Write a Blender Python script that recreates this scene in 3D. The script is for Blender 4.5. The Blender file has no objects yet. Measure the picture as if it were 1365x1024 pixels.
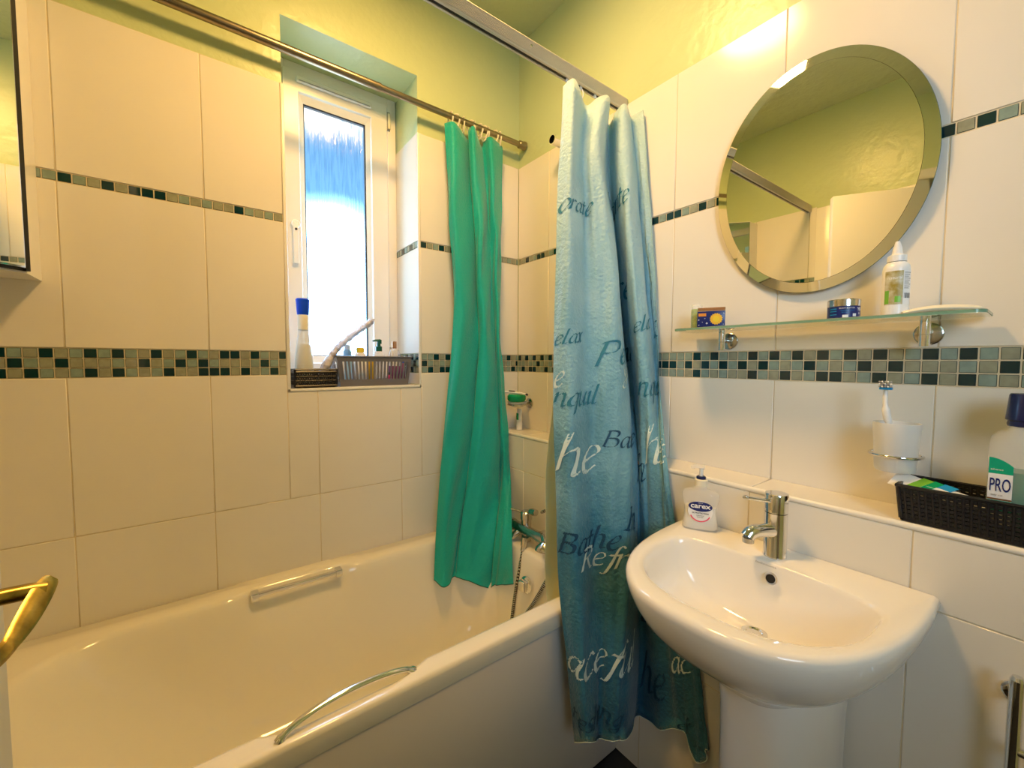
import bpy, bmesh, math, random
from mathutils import Vector, Matrix, Euler
random.seed(7)
sc = bpy.context.scene
COL = sc.collection
# ------------------------------------------------------------------ camera, world, lights, exposure
cam_d = bpy.data.cameras.new('camera'); cam = bpy.data.objects.new('camera', cam_d); COL.objects.link(cam)
YAW, PIT, ROL = 0.649239, -0.053126, 0.003372
fwd = Vector((math.sin(YAW)*math.cos(PIT), math.cos(YAW)*math.cos(PIT), math.sin(PIT)))
rt = fwd.cross(Vector((0, 0, 1))).normalized(); up = rt.cross(fwd)
r2 = rt*math.cos(ROL)+up*math.sin(ROL); u2 = up*math.cos(ROL)-rt*math.sin(ROL)
Mc = Matrix((r2, u2, -fwd)).transposed().to_4x4(); Mc.translation = Vector((-1.19467, -1.52823, 1.27768))
cam.matrix_world = Mc
cam_d.sensor_width = 36.0; cam_d.lens = 550.36/1365*36; cam_d.clip_start = 0.02; cam_d.clip_end = 200
sc.camera = cam
sc.view_settings.view_transform = 'Standard'; sc.view_settings.look = 'None'
sc.view_settings.exposure = 0.30; sc.view_settings.gamma = 1.0; sc.view_settings.use_curve_mapping = False
sc.cycles.max_bounces = 12; sc.cycles.diffuse_bounces = 6; sc.cycles.glossy_bounces = 6
sc.cycles.transmission_bounces = 10; sc.cycles.transparent_max_bounces = 12
sc.cycles.caustics_refractive = True; sc.cycles.sample_clamp_indirect = 6.0
sc.cycles.use_denoising = True

LAMP_COL = (1.0, 0.56, 0.18); LAMP_POWER = 96.0
SKY_STRENGTH = 14.0
world = bpy.data.worlds.new('daylight'); sc.world = world; world.use_nodes = True
wn = world.node_tree.nodes; wl = world.node_tree.links; wn.clear()
wo = wn.new('ShaderNodeOutputWorld'); wb = wn.new('ShaderNodeBackground'); wt = wn.new('ShaderNodeTexCoord')
ws = wn.new('ShaderNodeSeparateXYZ'); wr = wn.new('ShaderNodeValToRGB'); wz = wn.new('ShaderNodeTexNoise')
wm = wn.new('ShaderNodeMath'); wm.operation = 'MULTIPLY_ADD'; wm.inputs[1].default_value = 0.10
wz.inputs['Scale'].default_value = 3.0; wz.inputs['Detail'].default_value = 4.0
wl.new(wt.outputs['Generated'], ws.inputs[0]); wl.new(wt.outputs['Generated'], wz.inputs['Vector'])
wl.new(wz.outputs['Fac'], wm.inputs[0]); wl.new(ws.outputs['Z'], wm.inputs[2])
wl.new(wm.outputs[0], wr.inputs[0]); wl.new(wr.outputs[0], wb.inputs[0]); wl.new(wb.outputs[0], wo.inputs[0])
cr = wr.color_ramp; cr.elements[0].position = 0.0; cr.elements[0].color = (0.22, 0.27, 0.30, 1)
cr.elements[1].position = 1.0; cr.elements[1].color = (0.50, 0.72, 1.0, 1)
for p, c in ((0.05, (0.34, 0.63, 1.0)), (0.31, (0.34, 0.63, 1.0)), (0.37, (0.016, 0.042, 0.075)), (0.47, (0.014, 0.034, 0.062)), (0.53, (0.10, 0.115, 0.11)), (0.66, (0.30, 0.58, 0.95))):
    e = cr.elements.new(p); e.color = (*c, 1)
wb.inputs[1].default_value = SKY_STRENGTH
pl = bpy.data.lights.new('window_daylight', 'AREA'); pl.shape = 'RECTANGLE'; pl.size = 0.26; pl.size_y = 0.98
po = bpy.data.objects.new('window_daylight', pl); COL.objects.link(po)
po.location = (-0.738, 0.33, 1.77); po.rotation_euler = (math.radians(-90), 0, 0)
pl.cycles.is_portal = True

# added cool fill light, unseen behind the camera, to brighten the basin wall
ll = bpy.data.lights.new('added_cool_fill', 'AREA'); ll.shape = 'RECTANGLE'; ll.size = 0.8; ll.size_y = 0.9; ll.energy = 4.6; ll.color = (0.62, 0.80, 1.0); ll.spread = math.radians(75)
lo_ = bpy.data.objects.new('added_cool_fill', ll); COL.objects.link(lo_); lo_.location = (-1.42, -2.75, 1.95)
lo_.rotation_euler = (Vector((0.0, -1.3, 1.6))-Vector((-1.42, -2.75, 1.95))).to_track_quat('-Z', 'Y').to_euler()

# ------------------------------------------------------------------ materials
def mat(name, col, rough=0.4, metal=0.0, trans=0.0, ior=1.45, bump=0.0, bscale=40.0, var=0.0, vscale=6.0, col2=None, coat=0.0, sheen=0.0, emit=None, estr=0.0, subs=0.0, alpha=1.0):
    m = bpy.data.materials.new(name); m.use_nodes = True
    nt = m.node_tree; b = nt.nodes['Principled BSDF']
    b.inputs['Base Color'].default_value = (*col, 1); b.inputs['Roughness'].default_value = rough
    b.inputs['Metallic'].default_value = metal; b.inputs['Transmission Weight'].default_value = trans
    b.inputs['IOR'].default_value = ior; b.inputs['Coat Weight'].default_value = coat
    b.inputs['Sheen Weight'].default_value = sheen; b.inputs['Alpha'].default_value = alpha
    if subs: b.inputs['Subsurface Weight'].default_value = subs; b.inputs['Subsurface Radius'].default_value = (.02, .02, .02)
    if emit: b.inputs['Emission Color'].default_value = (*emit, 1); b.inputs['Emission Strength'].default_value = estr
    tc = nt.nodes.new('ShaderNodeTexCoord')
    if var > 0 or col2:
        n = nt.nodes.new('ShaderNodeTexNoise'); n.inputs['Scale'].default_value = vscale; n.inputs['Detail'].default_value = 5
        nt.links.new(tc.outputs['Object'], n.inputs['Vector'])
        r = nt.nodes.new('ShaderNodeValToRGB'); r.color_ramp.elements[0].position = .35; r.color_ramp.elements[1].position = .65
        c2 = col2 or tuple(max(0, c*(1-var)) for c in col)
        r.color_ramp.elements[0].color = (*c2, 1); r.color_ramp.elements[1].color = (*col, 1)
        nt.links.new(n.outputs['Fac'], r.inputs[0]); nt.links.new(r.outputs[0], b.inputs['Base Color'])
    if bump > 0:
        n = nt.nodes.new('ShaderNodeTexNoise'); n.inputs['Scale'].default_value = bscale; n.inputs['Detail'].default_value = 3
        nt.links.new(tc.outputs['Object'], n.inputs['Vector'])
        bp = nt.nodes.new('ShaderNodeBump'); bp.inputs['Strength'].default_value = bump; bp.inputs['Distance'].default_value = 0.01
        nt.links.new(n.outputs['Fac'], bp.inputs['Height']); nt.links.new(bp.outputs[0], b.inputs['Normal'])
    return m
M = {}
M['tile'] = mat('cream_tile', (.84, .81, .74), .13, bump=.02, bscale=7, var=.04, vscale=3)
M['grout'] = mat('grout', (.80, .70, .50), .8, var=.25, vscale=9)
M['mdark'] = mat('dark_teal_glass_mosaic', (.004, .032, .040), .06, coat=.5)
M['mgreen'] = mat('grey_green_glass_mosaic', (.27, .37, .33), .16, coat=.4, var=.18, vscale=60)
M['mtaupe'] = mat('sage_glass_mosaic', (.34, .36, .27), .18, coat=.4, var=.18, vscale=60)
M['paint'] = mat('pale_green_paint', (.55, .64, .36), .32, bump=.25, bscale=26)
M['ceil'] = mat('textured_ceiling_paint', (.60, .66, .44), .35, bump=1.0, bscale=17)
M['trim'] = mat('white_trim', (.86, .84, .78), .25)
M['upvc'] = mat('white_window_plastic', (.84, .84, .82), .22)
M['gasket'] = mat('black_gasket', (.02, .02, .025), .5)
M['acry'] = mat('cream_acrylic', (.87, .83, .71), .1, coat=.3)
M['ceram'] = mat('white_ceramic', (.88, .86, .82), .06, coat=.4)
M['panel'] = mat('bath_panel_white', (.80, .76, .70), .3)
M['chrome'] = mat('chrome', (.80, .80, .80), .07, 1.0)
M['chromed'] = mat('worn_chrome', (.62, .61, .58), .18, 1.0, var=.2, vscale=60)
M['pewter'] = mat('brushed_pewter', (.34, .28, .20), .3, 1.0)
M['brass'] = mat('aged_brass', (.62, .42, .10), .28, 1.0, var=.55, vscale=45)
M['alu'] = mat('pale_aluminium', (.62, .60, .54), .4, .5)
M['black'] = mat('black_plastic', (.012, .012, .014), .35)
M['hole'] = mat('dark_opening', (.01, .01, .01), .8)
M['mirror'] = mat('mirror_glass', (.90, .92, .86), .0, 1.0)
M['mirrorb'] = mat('mirror_bevel_glass', (.88, .90, .82), .03, 1.0)
M['floor'] = mat('dark_floor', (.02, .02, .022), .35, var=.3, vscale=20)
M['door'] = mat('white_door_paint', (.80, .80, .78), .35)
M['white'] = mat('white_plastic', (.86, .86, .84), .3)
M['ivory'] = mat('ivory_plastic', (.86, .80, .62), .35)
M['grey'] = mat('translucent_grey_plastic', (.15, .145, .165), .3, alpha=.93)
M['clear'] = mat('clear_plastic', (.90, .90, .88), .05, alpha=.24)
M['frost'] = mat('frosted_glass', (.86, .88, .88), .35, alpha=.62)
M['shelfglass'] = mat('green_tinted_glass', (.80, .93, .84), .03, trans=1.0, ior=1.4)
M['glassedge'] = mat('polished_glass_edge', (.22, .42, .30), .15, trans=.3)
M['blue'] = mat('bright_blue_plastic', (.0, .06, .72), .3)
M['navy'] = mat('navy_plastic', (.008, .015, .09), .22)
M['navylabel'] = mat('navy_print', (.006, .02, .16), .3)
M['txtw'] = mat('white_print', (.9, .9, .9), .5)
M['txtd'] = mat('dark_print', (.03, .03, .05), .5)
M['txtg'] = mat('grey_print', (.35, .35, .36), .5)
M['txtr'] = mat('pink_print', (.85, .10, .18), .5)
M['yellow'] = mat('yellow_plastic', (.85, .62, .03), .35)
M['gold'] = mat('golden_print', (.85, .50, .03), .4)
M['greenp'] = mat('emerald_plastic', (.0, .33, .13), .22)
M['dkgreen'] = mat('dark_green_plastic', (.0, .09, .06), .3)
M['limeg'] = mat('lime_wax', (.42, .62, .12), .3, var=.4, vscale=80)
M['mouth'] = mat('green_mouthwash', (.0, .30, .15), .1, trans=.3)
M['liquid'] = mat('pearly_soap', (.86, .84, .76), .25)
M['labelg'] = mat('green_label', (.0, .38, .22), .35)
M['labelw'] = mat('white_label', (.88, .88, .88), .4)
M['labelb'] = mat('sky_blue_print', (.01, .30, .66), .35)
M['labell'] = mat('leaf_green_print', (.18, .48, .03), .35)
M['labelo'] = mat('olive_photo_print', (.36, .28, .05), .4, col2=(.62, .60, .42), vscale=70)
M['pink'] = mat('magenta_plastic', (.60, .02, .22), .3)
M['purple'] = mat('plum_liquid', (.30, .10, .22), .2, trans=.3)
M['copper'] = mat('copper_cap', (.50, .25, .12), .25, .6)
M['paleblue'] = mat('pale_blue_plastic', (.40, .66, .85), .3, trans=.3)
M['beige'] = mat('beige_liquid', (.60, .58, .40), .3)
M['wrap'] = mat('clear_wrapping_film', (.62, .60, .68), .2, bump=.9, bscale=90, alpha=.88)
M['tan'] = mat('tan_wood', (.55, .36, .18), .5)
M['lampglass'] = mat('lit_lamp_glass', (1, 1, 1), .4, emit=LAMP_COL, estr=LAMP_POWER)
M['orange'] = mat('orange_print', (.80, .30, .03), .5)
M['hallwall'] = mat('hall_wall', (.6, .55, .45), .7)

def emerald():
    m = mat('emerald_fabric', (.0, .50, .43), .5, sheen=.3, bump=.35, bscale=160); nt = m.node_tree; b = nt.nodes['Principled BSDF']
    tr = nt.nodes.new('ShaderNodeBsdfTranslucent'); tr.inputs[0].default_value = (.0, .52, .42, 1)
    mx = nt.nodes.new('ShaderNodeMixShader'); mx.inputs[0].default_value = .22
    nt.links.new(b.outputs[0], mx.inputs[1]); nt.links.new(tr.outputs[0], mx.inputs[2]); nt.links.new(mx.outputs[0], nt.nodes['Material Output'].inputs[0]); return m
M['emerald'] = emerald()
def bluefab():
    # mottled watercolour print; colour runs from pale aqua above to deep teal below
    m = mat('watercolour_fabric', (.4, .6, .6), .6, sheen=.3, bump=.45, bscale=110); nt = m.node_tree; b = nt.nodes['Principled BSDF']
    tc = nt.nodes.new('ShaderNodeTexCoord'); sp = nt.nodes.new('ShaderNodeSeparateXYZ'); nt.links.new(tc.outputs['Object'], sp.inputs[0])
    n = nt.nodes.new('ShaderNodeTexNoise'); n.inputs['Scale'].default_value = 4.5; n.inputs['Detail'].default_value = 7; n.inputs['Roughness'].default_value = .65
    nt.links.new(tc.outputs['Object'], n.inputs['Vector'])
    ma = nt.nodes.new('ShaderNodeMath'); ma.operation = 'MULTIPLY_ADD'; ma.inputs[1].default_value = .55; nt.links.new(n.outputs['Fac'], ma.inputs[0])
    mb = nt.nodes.new('ShaderNodeMath'); mb.operation = 'MULTIPLY_ADD'; mb.inputs[1].default_value = .42; mb.inputs[2].default_value = -.16
    nt.links.new(sp.outputs['Z'], mb.inputs[0]); nt.links.new(mb.outputs[0], ma.inputs[2])
    r = nt.nodes.new('ShaderNodeValToRGB'); e = r.color_ramp.elements
    e[0].position = .12; e[0].color = (.012, .12, .22, 1); e[1].position = 1.0; e[1].color = (.60, .80, .82, 1)
    for p, c in ((.33, (.055, .27, .40)), (.55, (.28, .57, .68)), (.75, (.46, .71, .78))):
        x = e.new(p); x.color = (*c, 1)
    nt.links.new(ma.outputs[0], r.inputs[0]); nt.links.new(r.outputs[0], b.inputs['Base Color'])
    tr = nt.nodes.new('ShaderNodeBsdfTranslucent'); nt.links.new(r.outputs[0], tr.inputs[0])
    mx = nt.nodes.new('ShaderNodeMixShader'); mx.inputs[0].default_value = .2
    nt.links.new(b.outputs[0], mx.inputs[1]); nt.links.new(tr.outputs[0], mx.inputs[2]); nt.links.new(mx.outputs[0], nt.nodes['Material Output'].inputs[0]); return m
M['bluefab'] = bluefab()
M['wteal'] = mat('teal_lettering', (.025, .20, .29), .6)
M['wdark'] = mat('deep_blue_lettering', (.01, .07, .14), .6)
M['wwhite'] = mat('pale_lettering', (.70, .84, .80), .6)
M['linerf'] = mat('pale_yellow_liner', (.90, .84, .52), .5, col2=(.80, .84, .66), vscale=25)
_n = M['linerf'].node_tree; _t = _n.nodes.new('ShaderNodeBsdfTranslucent'); _t.inputs[0].default_value = (.92, .86, .56, 1); _m = _n.nodes.new('ShaderNodeMixShader'); _m.inputs[0].default_value = .5
_n.links.new(_n.nodes['Principled BSDF'].outputs[0], _m.inputs[1]); _n.links.new(_t.outputs[0], _m.inputs[2]); _n.links.new(_m.outputs[0], _n.nodes['Material Output'].inputs[0])

def window_glass():
    m = bpy.data.materials.new('obscure_wet_glass'); m.use_nodes = True; nt = m.node_tree; nt.nodes.clear()
    o = nt.nodes.new('ShaderNodeOutputMaterial'); tc = nt.nodes.new('ShaderNodeTexCoord')
    mp = nt.nodes.new('ShaderNodeMapping'); mp.inputs['Scale'].default_value = (170, 170, 11); nt.links.new(tc.outputs['Object'], mp.inputs[0])
    n = nt.nodes.new('ShaderNodeTexNoise'); n.inputs['Scale'].default_value = 1; n.inputs['Detail'].default_value = 3; nt.links.new(mp.outputs[0], n.inputs['Vector'])
    r = nt.nodes.new('ShaderNodeValToRGB'); r.color_ramp.elements[0].position = .33; r.color_ramp.elements[0].color = (.52, .66, .78, 1)
    r.color_ramp.elements[1].position = .56; r.color_ramp.elements[1].color = (1, 1, 1, 1); nt.links.new(n.outputs['Fac'], r.inputs[0])
    t = nt.nodes.new('ShaderNodeBsdfTransparent'); nt.links.new(r.outputs[0], t.inputs[0])
    bp = nt.nodes.new('ShaderNodeBump'); bp.inputs['Strength'].default_value = .6; bp.inputs['Distance'].default_value = .004; nt.links.new(n.outputs['Fac'], bp.inputs['Height'])
    g = nt.nodes.new('ShaderNodeBsdfRefraction'); g.inputs['Roughness'].default_value = .25; g.inputs['IOR'].default_value = 1.05; nt.links.new(bp.outputs[0], g.inputs['Normal'])
    gl = nt.nodes.new('ShaderNodeBsdfGlossy'); gl.inputs['Roughness'].default_value = .12; nt.links.new(bp.outputs[0], gl.inputs['Normal'])
    m1 = nt.nodes.new('ShaderNodeMixShader'); m1.inputs[0].default_value = .35; nt.links.new(t.outputs[0], m1.inputs[1]); nt.links.new(g.outputs[0], m1.inputs[2])
    m2 = nt.nodes.new('ShaderNodeMixShader'); m2.inputs[0].default_value = .06; nt.links.new(m1.outputs[0], m2.inputs[1]); nt.links.new(gl.outputs[0], m2.inputs[2])
    nt.links.new(m2.outputs[0], o.inputs[0]); return m
M['winglass'] = window_glass()

# ------------------------------------------------------------------ mesh helpers
class MB:
    def __init__(s): s.bm = bmesh.new(); s.mats = []; s.T = Matrix.Identity(4)
    def mi(s, m):
        m = M[m]
        if m not in s.mats: s.mats.append(m)
        return s.mats.index(m)
    def add(s, vs, fs, m):
        k = s.mi(m); bv = [s.bm.verts.new(s.T @ Vector(v)) for v in vs]; out = []
        for f in fs:
            try: fc = s.bm.faces.new([bv[i] for i in f]); fc.material_index = k; out.append(fc)
            except ValueError: pass
        return bv, out
    def box(s, lo, hi, m, bev=0.0, seg=2, rot=None):
        lo = Vector(lo); hi = Vector(hi); c = (lo+hi)/2; h = (hi-lo)/2
        vs = [Vector((sx*h.x, sy*h.y, sz*h.z)) for sx in (-1, 1) for sy in (-1, 1) for sz in (-1, 1)]
        if rot is not None: vs = [rot @ v for v in vs]
        vs = [c+v for v in vs]
        fs = [(0, 1, 3, 2), (4, 6, 7, 5), (0, 4, 5, 1), (2, 3, 7, 6), (0, 2, 6, 4), (1, 5, 7, 3)]
        bv, bf = s.add(vs, fs, m)
        if bev > 0:
            es = list({e for f in bf for e in f.edges})
            bmesh.ops.bevel(s.bm, geom=es, offset=bev, segments=seg, profile=.5, affect='EDGES', clamp_overlap=True)
        return s
    def loft(s, rings, m, closed=True, cap0=True, cap1=True):
        n = len(rings[0]); vs = [v for r in rings for v in r]; fs = []
        for a in range(len(rings)-1):
            for b in range(n if closed else n-1):
                c = (b+1) % n; fs.append((a*n+b, a*n+c, (a+1)*n+c, (a+1)*n+b))
        if cap0: fs.append(tuple(reversed(range(n))))
        if cap1: fs.append(tuple((len(rings)-1)*n+i for i in range(n)))
        s.add(vs, fs, m); return s
    def lathe(s, prof, c, m, n=24, axis=(0, 0, 1), cap0=True, cap1=True, sx=1, sy=1):
        R = Vector((0, 0, 1)).rotation_difference(Vector(axis).normalized()).to_matrix(); c = Vector(c); rings = []
        for r, z in prof: rings.append([c+R @ Vector((sx*max(r, 1e-5)*math.cos(2*math.pi*k/n), sy*max(r, 1e-5)*math.sin(2*math.pi*k/n), z)) for k in range(n)])
        return s.loft(rings, m, True, cap0, cap1)
    def tube(s, pts, r, m, n=12, closed=False, caps=True, flat=1.0):
        P = [Vector(p) for p in pts]; L = len(P); rr = r if isinstance(r, (list, tuple)) else [r]*L
        rings = []; pt = None; nx = None
        for k in range(L):
            if closed: t = P[(k+1) % L]-P[k-1]
            else: t = P[min(k+1, L-1)]-P[max(k-1, 0)]
            t.normalize()
            if nx is None:
                a = Vector((0, 0, 1)) if abs(t.z) < .9 else Vector((1, 0, 0)); nx = t.cross(a).normalized()
            else: nx = (nx-t*nx.dot(t)).normalized()
            by = t.cross(nx)
            rings.append([P[k]+nx*rr[k]*math.cos(2*math.pi*j/n)+by*rr[k]*flat*math.sin(2*math.pi*j/n) for j in range(n)])
        if closed: rings.append(rings[0]); return s.loft(rings, m, True, False, False)
        return s.loft(rings, m, True, caps, caps)
    def text(s, txt, size, T, m, ext=.0002, shear=0, bold=0.0, align='CENTER', sx=1.0):
        cu = bpy.data.curves.new('t', 'FONT'); cu.body = txt; cu.size = size; cu.extrude = ext; cu.shear = shear; cu.offset = bold
        cu.align_x = align; cu.resolution_u = 3
        ob = bpy.data.objects.new('t', cu); COL.objects.link(ob); dg = bpy.context.evaluated_depsgraph_get()
        me = bpy.data.meshes.new_from_object(ob.evaluated_get(dg))
        vs = [T @ Vector((v.co.x*sx, v.co.y, v.co.z)) for v in me.vertices]; fs = [tuple(p.vertices) for p in me.polygons]
        s.add(vs, fs, m); bpy.data.objects.remove(ob); bpy.data.curves.remove(cu); bpy.data.meshes.remove(me); return s
    def build(s, name, parent=None, angle=38, weld=True, normals=True):
        if weld: bmesh.ops.remove_doubles(s.bm, verts=s.bm.verts, dist=1e-5)
        if normals: bmesh.ops.recalc_face_normals(s.bm, faces=s.bm.faces)
        a = math.radians(angle)
        for f in s.bm.faces: f.smooth = True
        for e in s.bm.edges:
            if len(e.link_faces) != 2: e.smooth = False
            else:
                e.smooth = e.calc_face_angle(0) < a
                if e.link_faces[0].material_index != e.link_faces[1].material_index: e.smooth = e.calc_face_angle(0) < .3
        org = ORG.get(parent, Vector((0, 0, 0))) if parent else Vector((0, 0, 0))
        if parent is None:                                   # top-level mesh: put its origin at the middle of its base
            vv = [v.co for v in s.bm.verts]
            org = Vector(((min(v.x for v in vv)+max(v.x for v in vv))/2, (min(v.y for v in vv)+max(v.y for v in vv))/2, min(v.z for v in vv)))
        for v in s.bm.verts: v.co -= org
        me = bpy.data.meshes.new(name); s.bm.to_mesh(me); s.bm.free()
        for m in s.mats: me.materials.append(m)
        o = bpy.data.objects.new(name, me); COL.objects.link(o)
        if parent: o.parent = parent; ORG[o] = org
        else: o.location = org; ORG[o] = org
        return o
ORG = {}
def thing(name, label, cat, loc, group=None):
    o = bpy.data.objects.new(name, None); COL.objects.link(o); o.location = loc; o.empty_display_size = .05
    ORG[o] = Vector(loc); o['label'] = label; o['category'] = cat
    if group: o['group'] = group
    return o
def tag(o, label, cat, group=None):
    o['label'] = label; o['category'] = cat
    if group: o['group'] = group
    return o
def struct(o, label=None):
    o['kind'] = 'structure'
    if label: o['label'] = label
    return o
def yawT(x, y, z, deg=0): return Matrix.Translation((x, y, z)) @ Matrix.Rotation(math.radians(deg), 4, 'Z')
def smooth(pts, n=6):
    P = [Vector(p) for p in pts]; out = []
    for i in range(len(P)-1):
        a = P[max(i-1, 0)]; b = P[i]; c = P[i+1]; d = P[min(i+2, len(P)-1)]
        for k in range(n):
            t = k/n; out.append(.5*((2*b)+(c-a)*t+(2*a-5*b+4*c-d)*t*t+(3*b-a-3*c+d)*t**3))
    out.append(P[-1]); return out

# ------------------------------------------------------------------ heights and sizes of the room (metres)
XL, YR, ZC = -1.80, -2.25, 2.71
TT, BT, BB, MT, MBm, JL, RIM = 2.161, 1.750, 1.7254, 1.3096, 1.2329, .8176, .578
LZ, LX = .975, -.130                       # pipe boxing: ledge height and face
WX0, WX1, WZ0, WZ1, WD = -.953, -.498, 1.187, 2.375, .225
PITCH = .026244
def quadbox(name, lo, hi, m, lab=None): return struct(MB().box(lo, hi, m).build(name), lab)
quadbox('floor', (XL-.8, YR-.2, -.05), (.2, .2, 0), 'floor', 'dark floor')
quadbox('ceiling', (XL-.8, YR-.2, ZC), (.2, .35, ZC+.08), 'ceil', 'textured pale green ceiling')
# painted plaster sits a few millimetres behind the tile faces
w = MB(); D = .006
for lo, hi in (((XL-.1, D, 0), (WX0-.0045, WD+.12, ZC)), ((WX1+.0045, D, 0), (.15, WD+.12, ZC)), ((WX0-.0045, D, 0), (WX1+.0045, WD+.12, WZ0-.004)), ((WX0-.0045, D, WZ1), (WX1+.0045, WD+.12, ZC))): w.box(lo, hi, 'paint')
wall_back = struct(w.build('wall_back', normals=True), 'pale green painted wall with cream tiles and window')
wall_right = struct(MB().box((D, YR-.1, 0), (.15, D, ZC), 'paint').build('wall_right'), 'wall with basin, mirror and cream tiles')
w = MB()
for lo, hi in (((XL-.8, YR-.12, 0), (-1.70, YR, ZC)), ((-.80, YR-.12, 0), (.15, YR, ZC)), ((-1.70, YR-.12, 2.45), (-.80, YR, ZC))): w.box(lo, hi, 'paint')  # rear opening added to let the fill light in
wall_front = struct(w.build('wall_front'))
w = MB()
for lo, hi in (((-2.0, -3.65, 0), (-.5, -3.55, ZC)), ((-2.0, -3.55, 0), (-1.9, YR-.121, ZC)), ((-.6, -3.55, 0), (-.5, YR-.121, ZC)), ((-2.0, -3.65, ZC), (-.5, YR-.2, ZC+.05)), ((-2.0, -3.65, -.05), (-.5, YR-.2, 0))): w.box(lo, hi, 'hallwall')
struct(w.build('wall_fill_enclosure'))  # added unseen box enclosing the fill light, keeping the sky out
DY0, DY1, DZ = -1.47, -.70, 2.08
w = MB()
for lo, hi in (((XL-.12, YR, 0), (XL-D, DY0, ZC)), ((XL-.12, DY1, 0), (XL-D, D, ZC)), ((XL-.12, DY0, DZ), (XL-D, DY1, ZC))): w.box(lo, hi, 'paint')
wall_left = struct(w.build('wall_left'))
w = MB(); w.box((XL-.8, YR-.2, 0), (XL-.72, .2, ZC), 'hallwall'); w.box((XL-.8, .1, 0), (XL-.12, .2, ZC), 'hallwall'); struct(w.build('wall_hall'))
# ---- tiles
def tile(mb, plane, a0, a1, z0, z1, g=.0011, th=.008, m='tile', bev=.0012, off=0.0):
    a0 += g; a1 -= g; z0 += g; z1 -= g
    if a1-a0 < .003 or z1-z0 < .003: return
    if plane == 'back': mb.box((a0, off, z0), (a1, off+th, z1), m, bev, 1)
    elif plane == 'right': mb.box((off, -a1, z0), (off+th, -a0, z1), m, bev, 1)
    elif plane == 'left': mb.box((XL-th, -a1, z0), (XL, -a0, z1), m, bev, 1)
    elif plane == 'reveal': mb.box((WX1-.0, a0, z0), (WX1+.006, a1, z1), m, bev, 1)
    elif plane == 'sill': mb.box((a0, z0, WZ0-.006), (a1, z1, WZ0), m, bev, 1)
def mosaic(mb, plane, start, end, z0, z1, rows, pattern, seed, first=None):
    rnd = random.Random(seed); a = start; k = 0; h = (z1-z0)/rows
    while a < end-.004:
        b = min(first if (first and k == 0) else a+PITCH, end)
        for r in range(rows):
            ch = pattern[r][k] if pattern and k < len(pattern[r]) else rnd.choice('DGGTTDGT')
            m = {'D': 'mdark', 'G': 'mgreen', 'T': 'mtaupe'}[ch]
            tile(mb, plane, a, b, z1-(r+1)*h, z1-r*h, g=.0013, th=.007, m=m, bev=.0008, off=0.0006 if plane in ('back', 'right') else 0)
        a = b; k += 1
rowsz = [(BT, TT), (MT, BB), (JL, MBm), (JL-.40, JL), (0.0, JL-.40)]
# window wall: joints from the corner run left; the opening is left free
t = MB(); g = MB(); mo = MB()
XJ = [XL, -1.761, -1.4643, -1.1674, -.8706, -.5737, -.2768, 0.0]
TR = .010
for z0, z1 in rowsz:
    for a0, a1 in zip(XJ[:-1], XJ[1:]):
        lo, hi = WX0-TR, WX1+TR; zlo = WZ0-TR
        if z1 <= zlo or a1 <= lo or a0 >= hi: tile(t, 'back', a0, a1, z0, z1)
        else:
            if a0 < lo: tile(t, 'back', a0, min(a1, lo), z0, z1)
            if a1 > hi: tile(t, 'back', max(a0, hi), a1, z0, z1)
            if z0 < zlo: tile(t, 'back', max(a0, lo), min(a1, hi), z0, zlo)
g.box((XL, .0020, 0), (WX0-.004, .0058, TT), 'grout'); g.box((WX1+.004, .0020, 0), (0.0, .0058, TT), 'grout'); g.box((WX0-.004, .0020, 0), (WX1+.004, .0058, WZ0-.006), 'grout')
# patterns read along the wall: D dark, G grey green, T sage
mosaic(mo, 'back', -1.5634-PITCH, WX0-TR-.001, MBm, MT, 3, ['DGTDTGDGDGTDTGDGTDDTDGTD', 'TDGTDTTTGTDTGDGDGTTTGDGT', 'DTDGTGDTDGTGDTTDDDTDTGDT'], 3)
mosaic(mo, 'back', XL, -1.5634-PITCH, MBm, MT, 3, None, 5)
mosaic(mo, 'back', -.4867, 0, MBm, MT, 3, ['GGDTDDGDTGTDGDTGDTG', 'DGTGTDTGGDTGTDGTGTD', 'GDTDDTGDTGDGTDGTGDG'], 11)
mosaic(mo, 'back', WX0-TR-.001-21*PITCH, WX0-TR-.001, BB, BT, 1, ['GGDGTDTDDDTGTGTTDGTGT'], 4); mosaic(mo, 'back', XL, WX0-TR-.001-21*PITCH, BB, BT, 1, None, 9)
mosaic(mo, 'back', -.4867, 0, BB, BT, 1, ['DTGDTDTGTDGTDTGTGTG'], 12)
struct(t.build('wall_tiles', wall_back)); struct(g.build('tile_grout', wall_back)); struct(mo.build('mosaic_border', wall_back))
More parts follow.
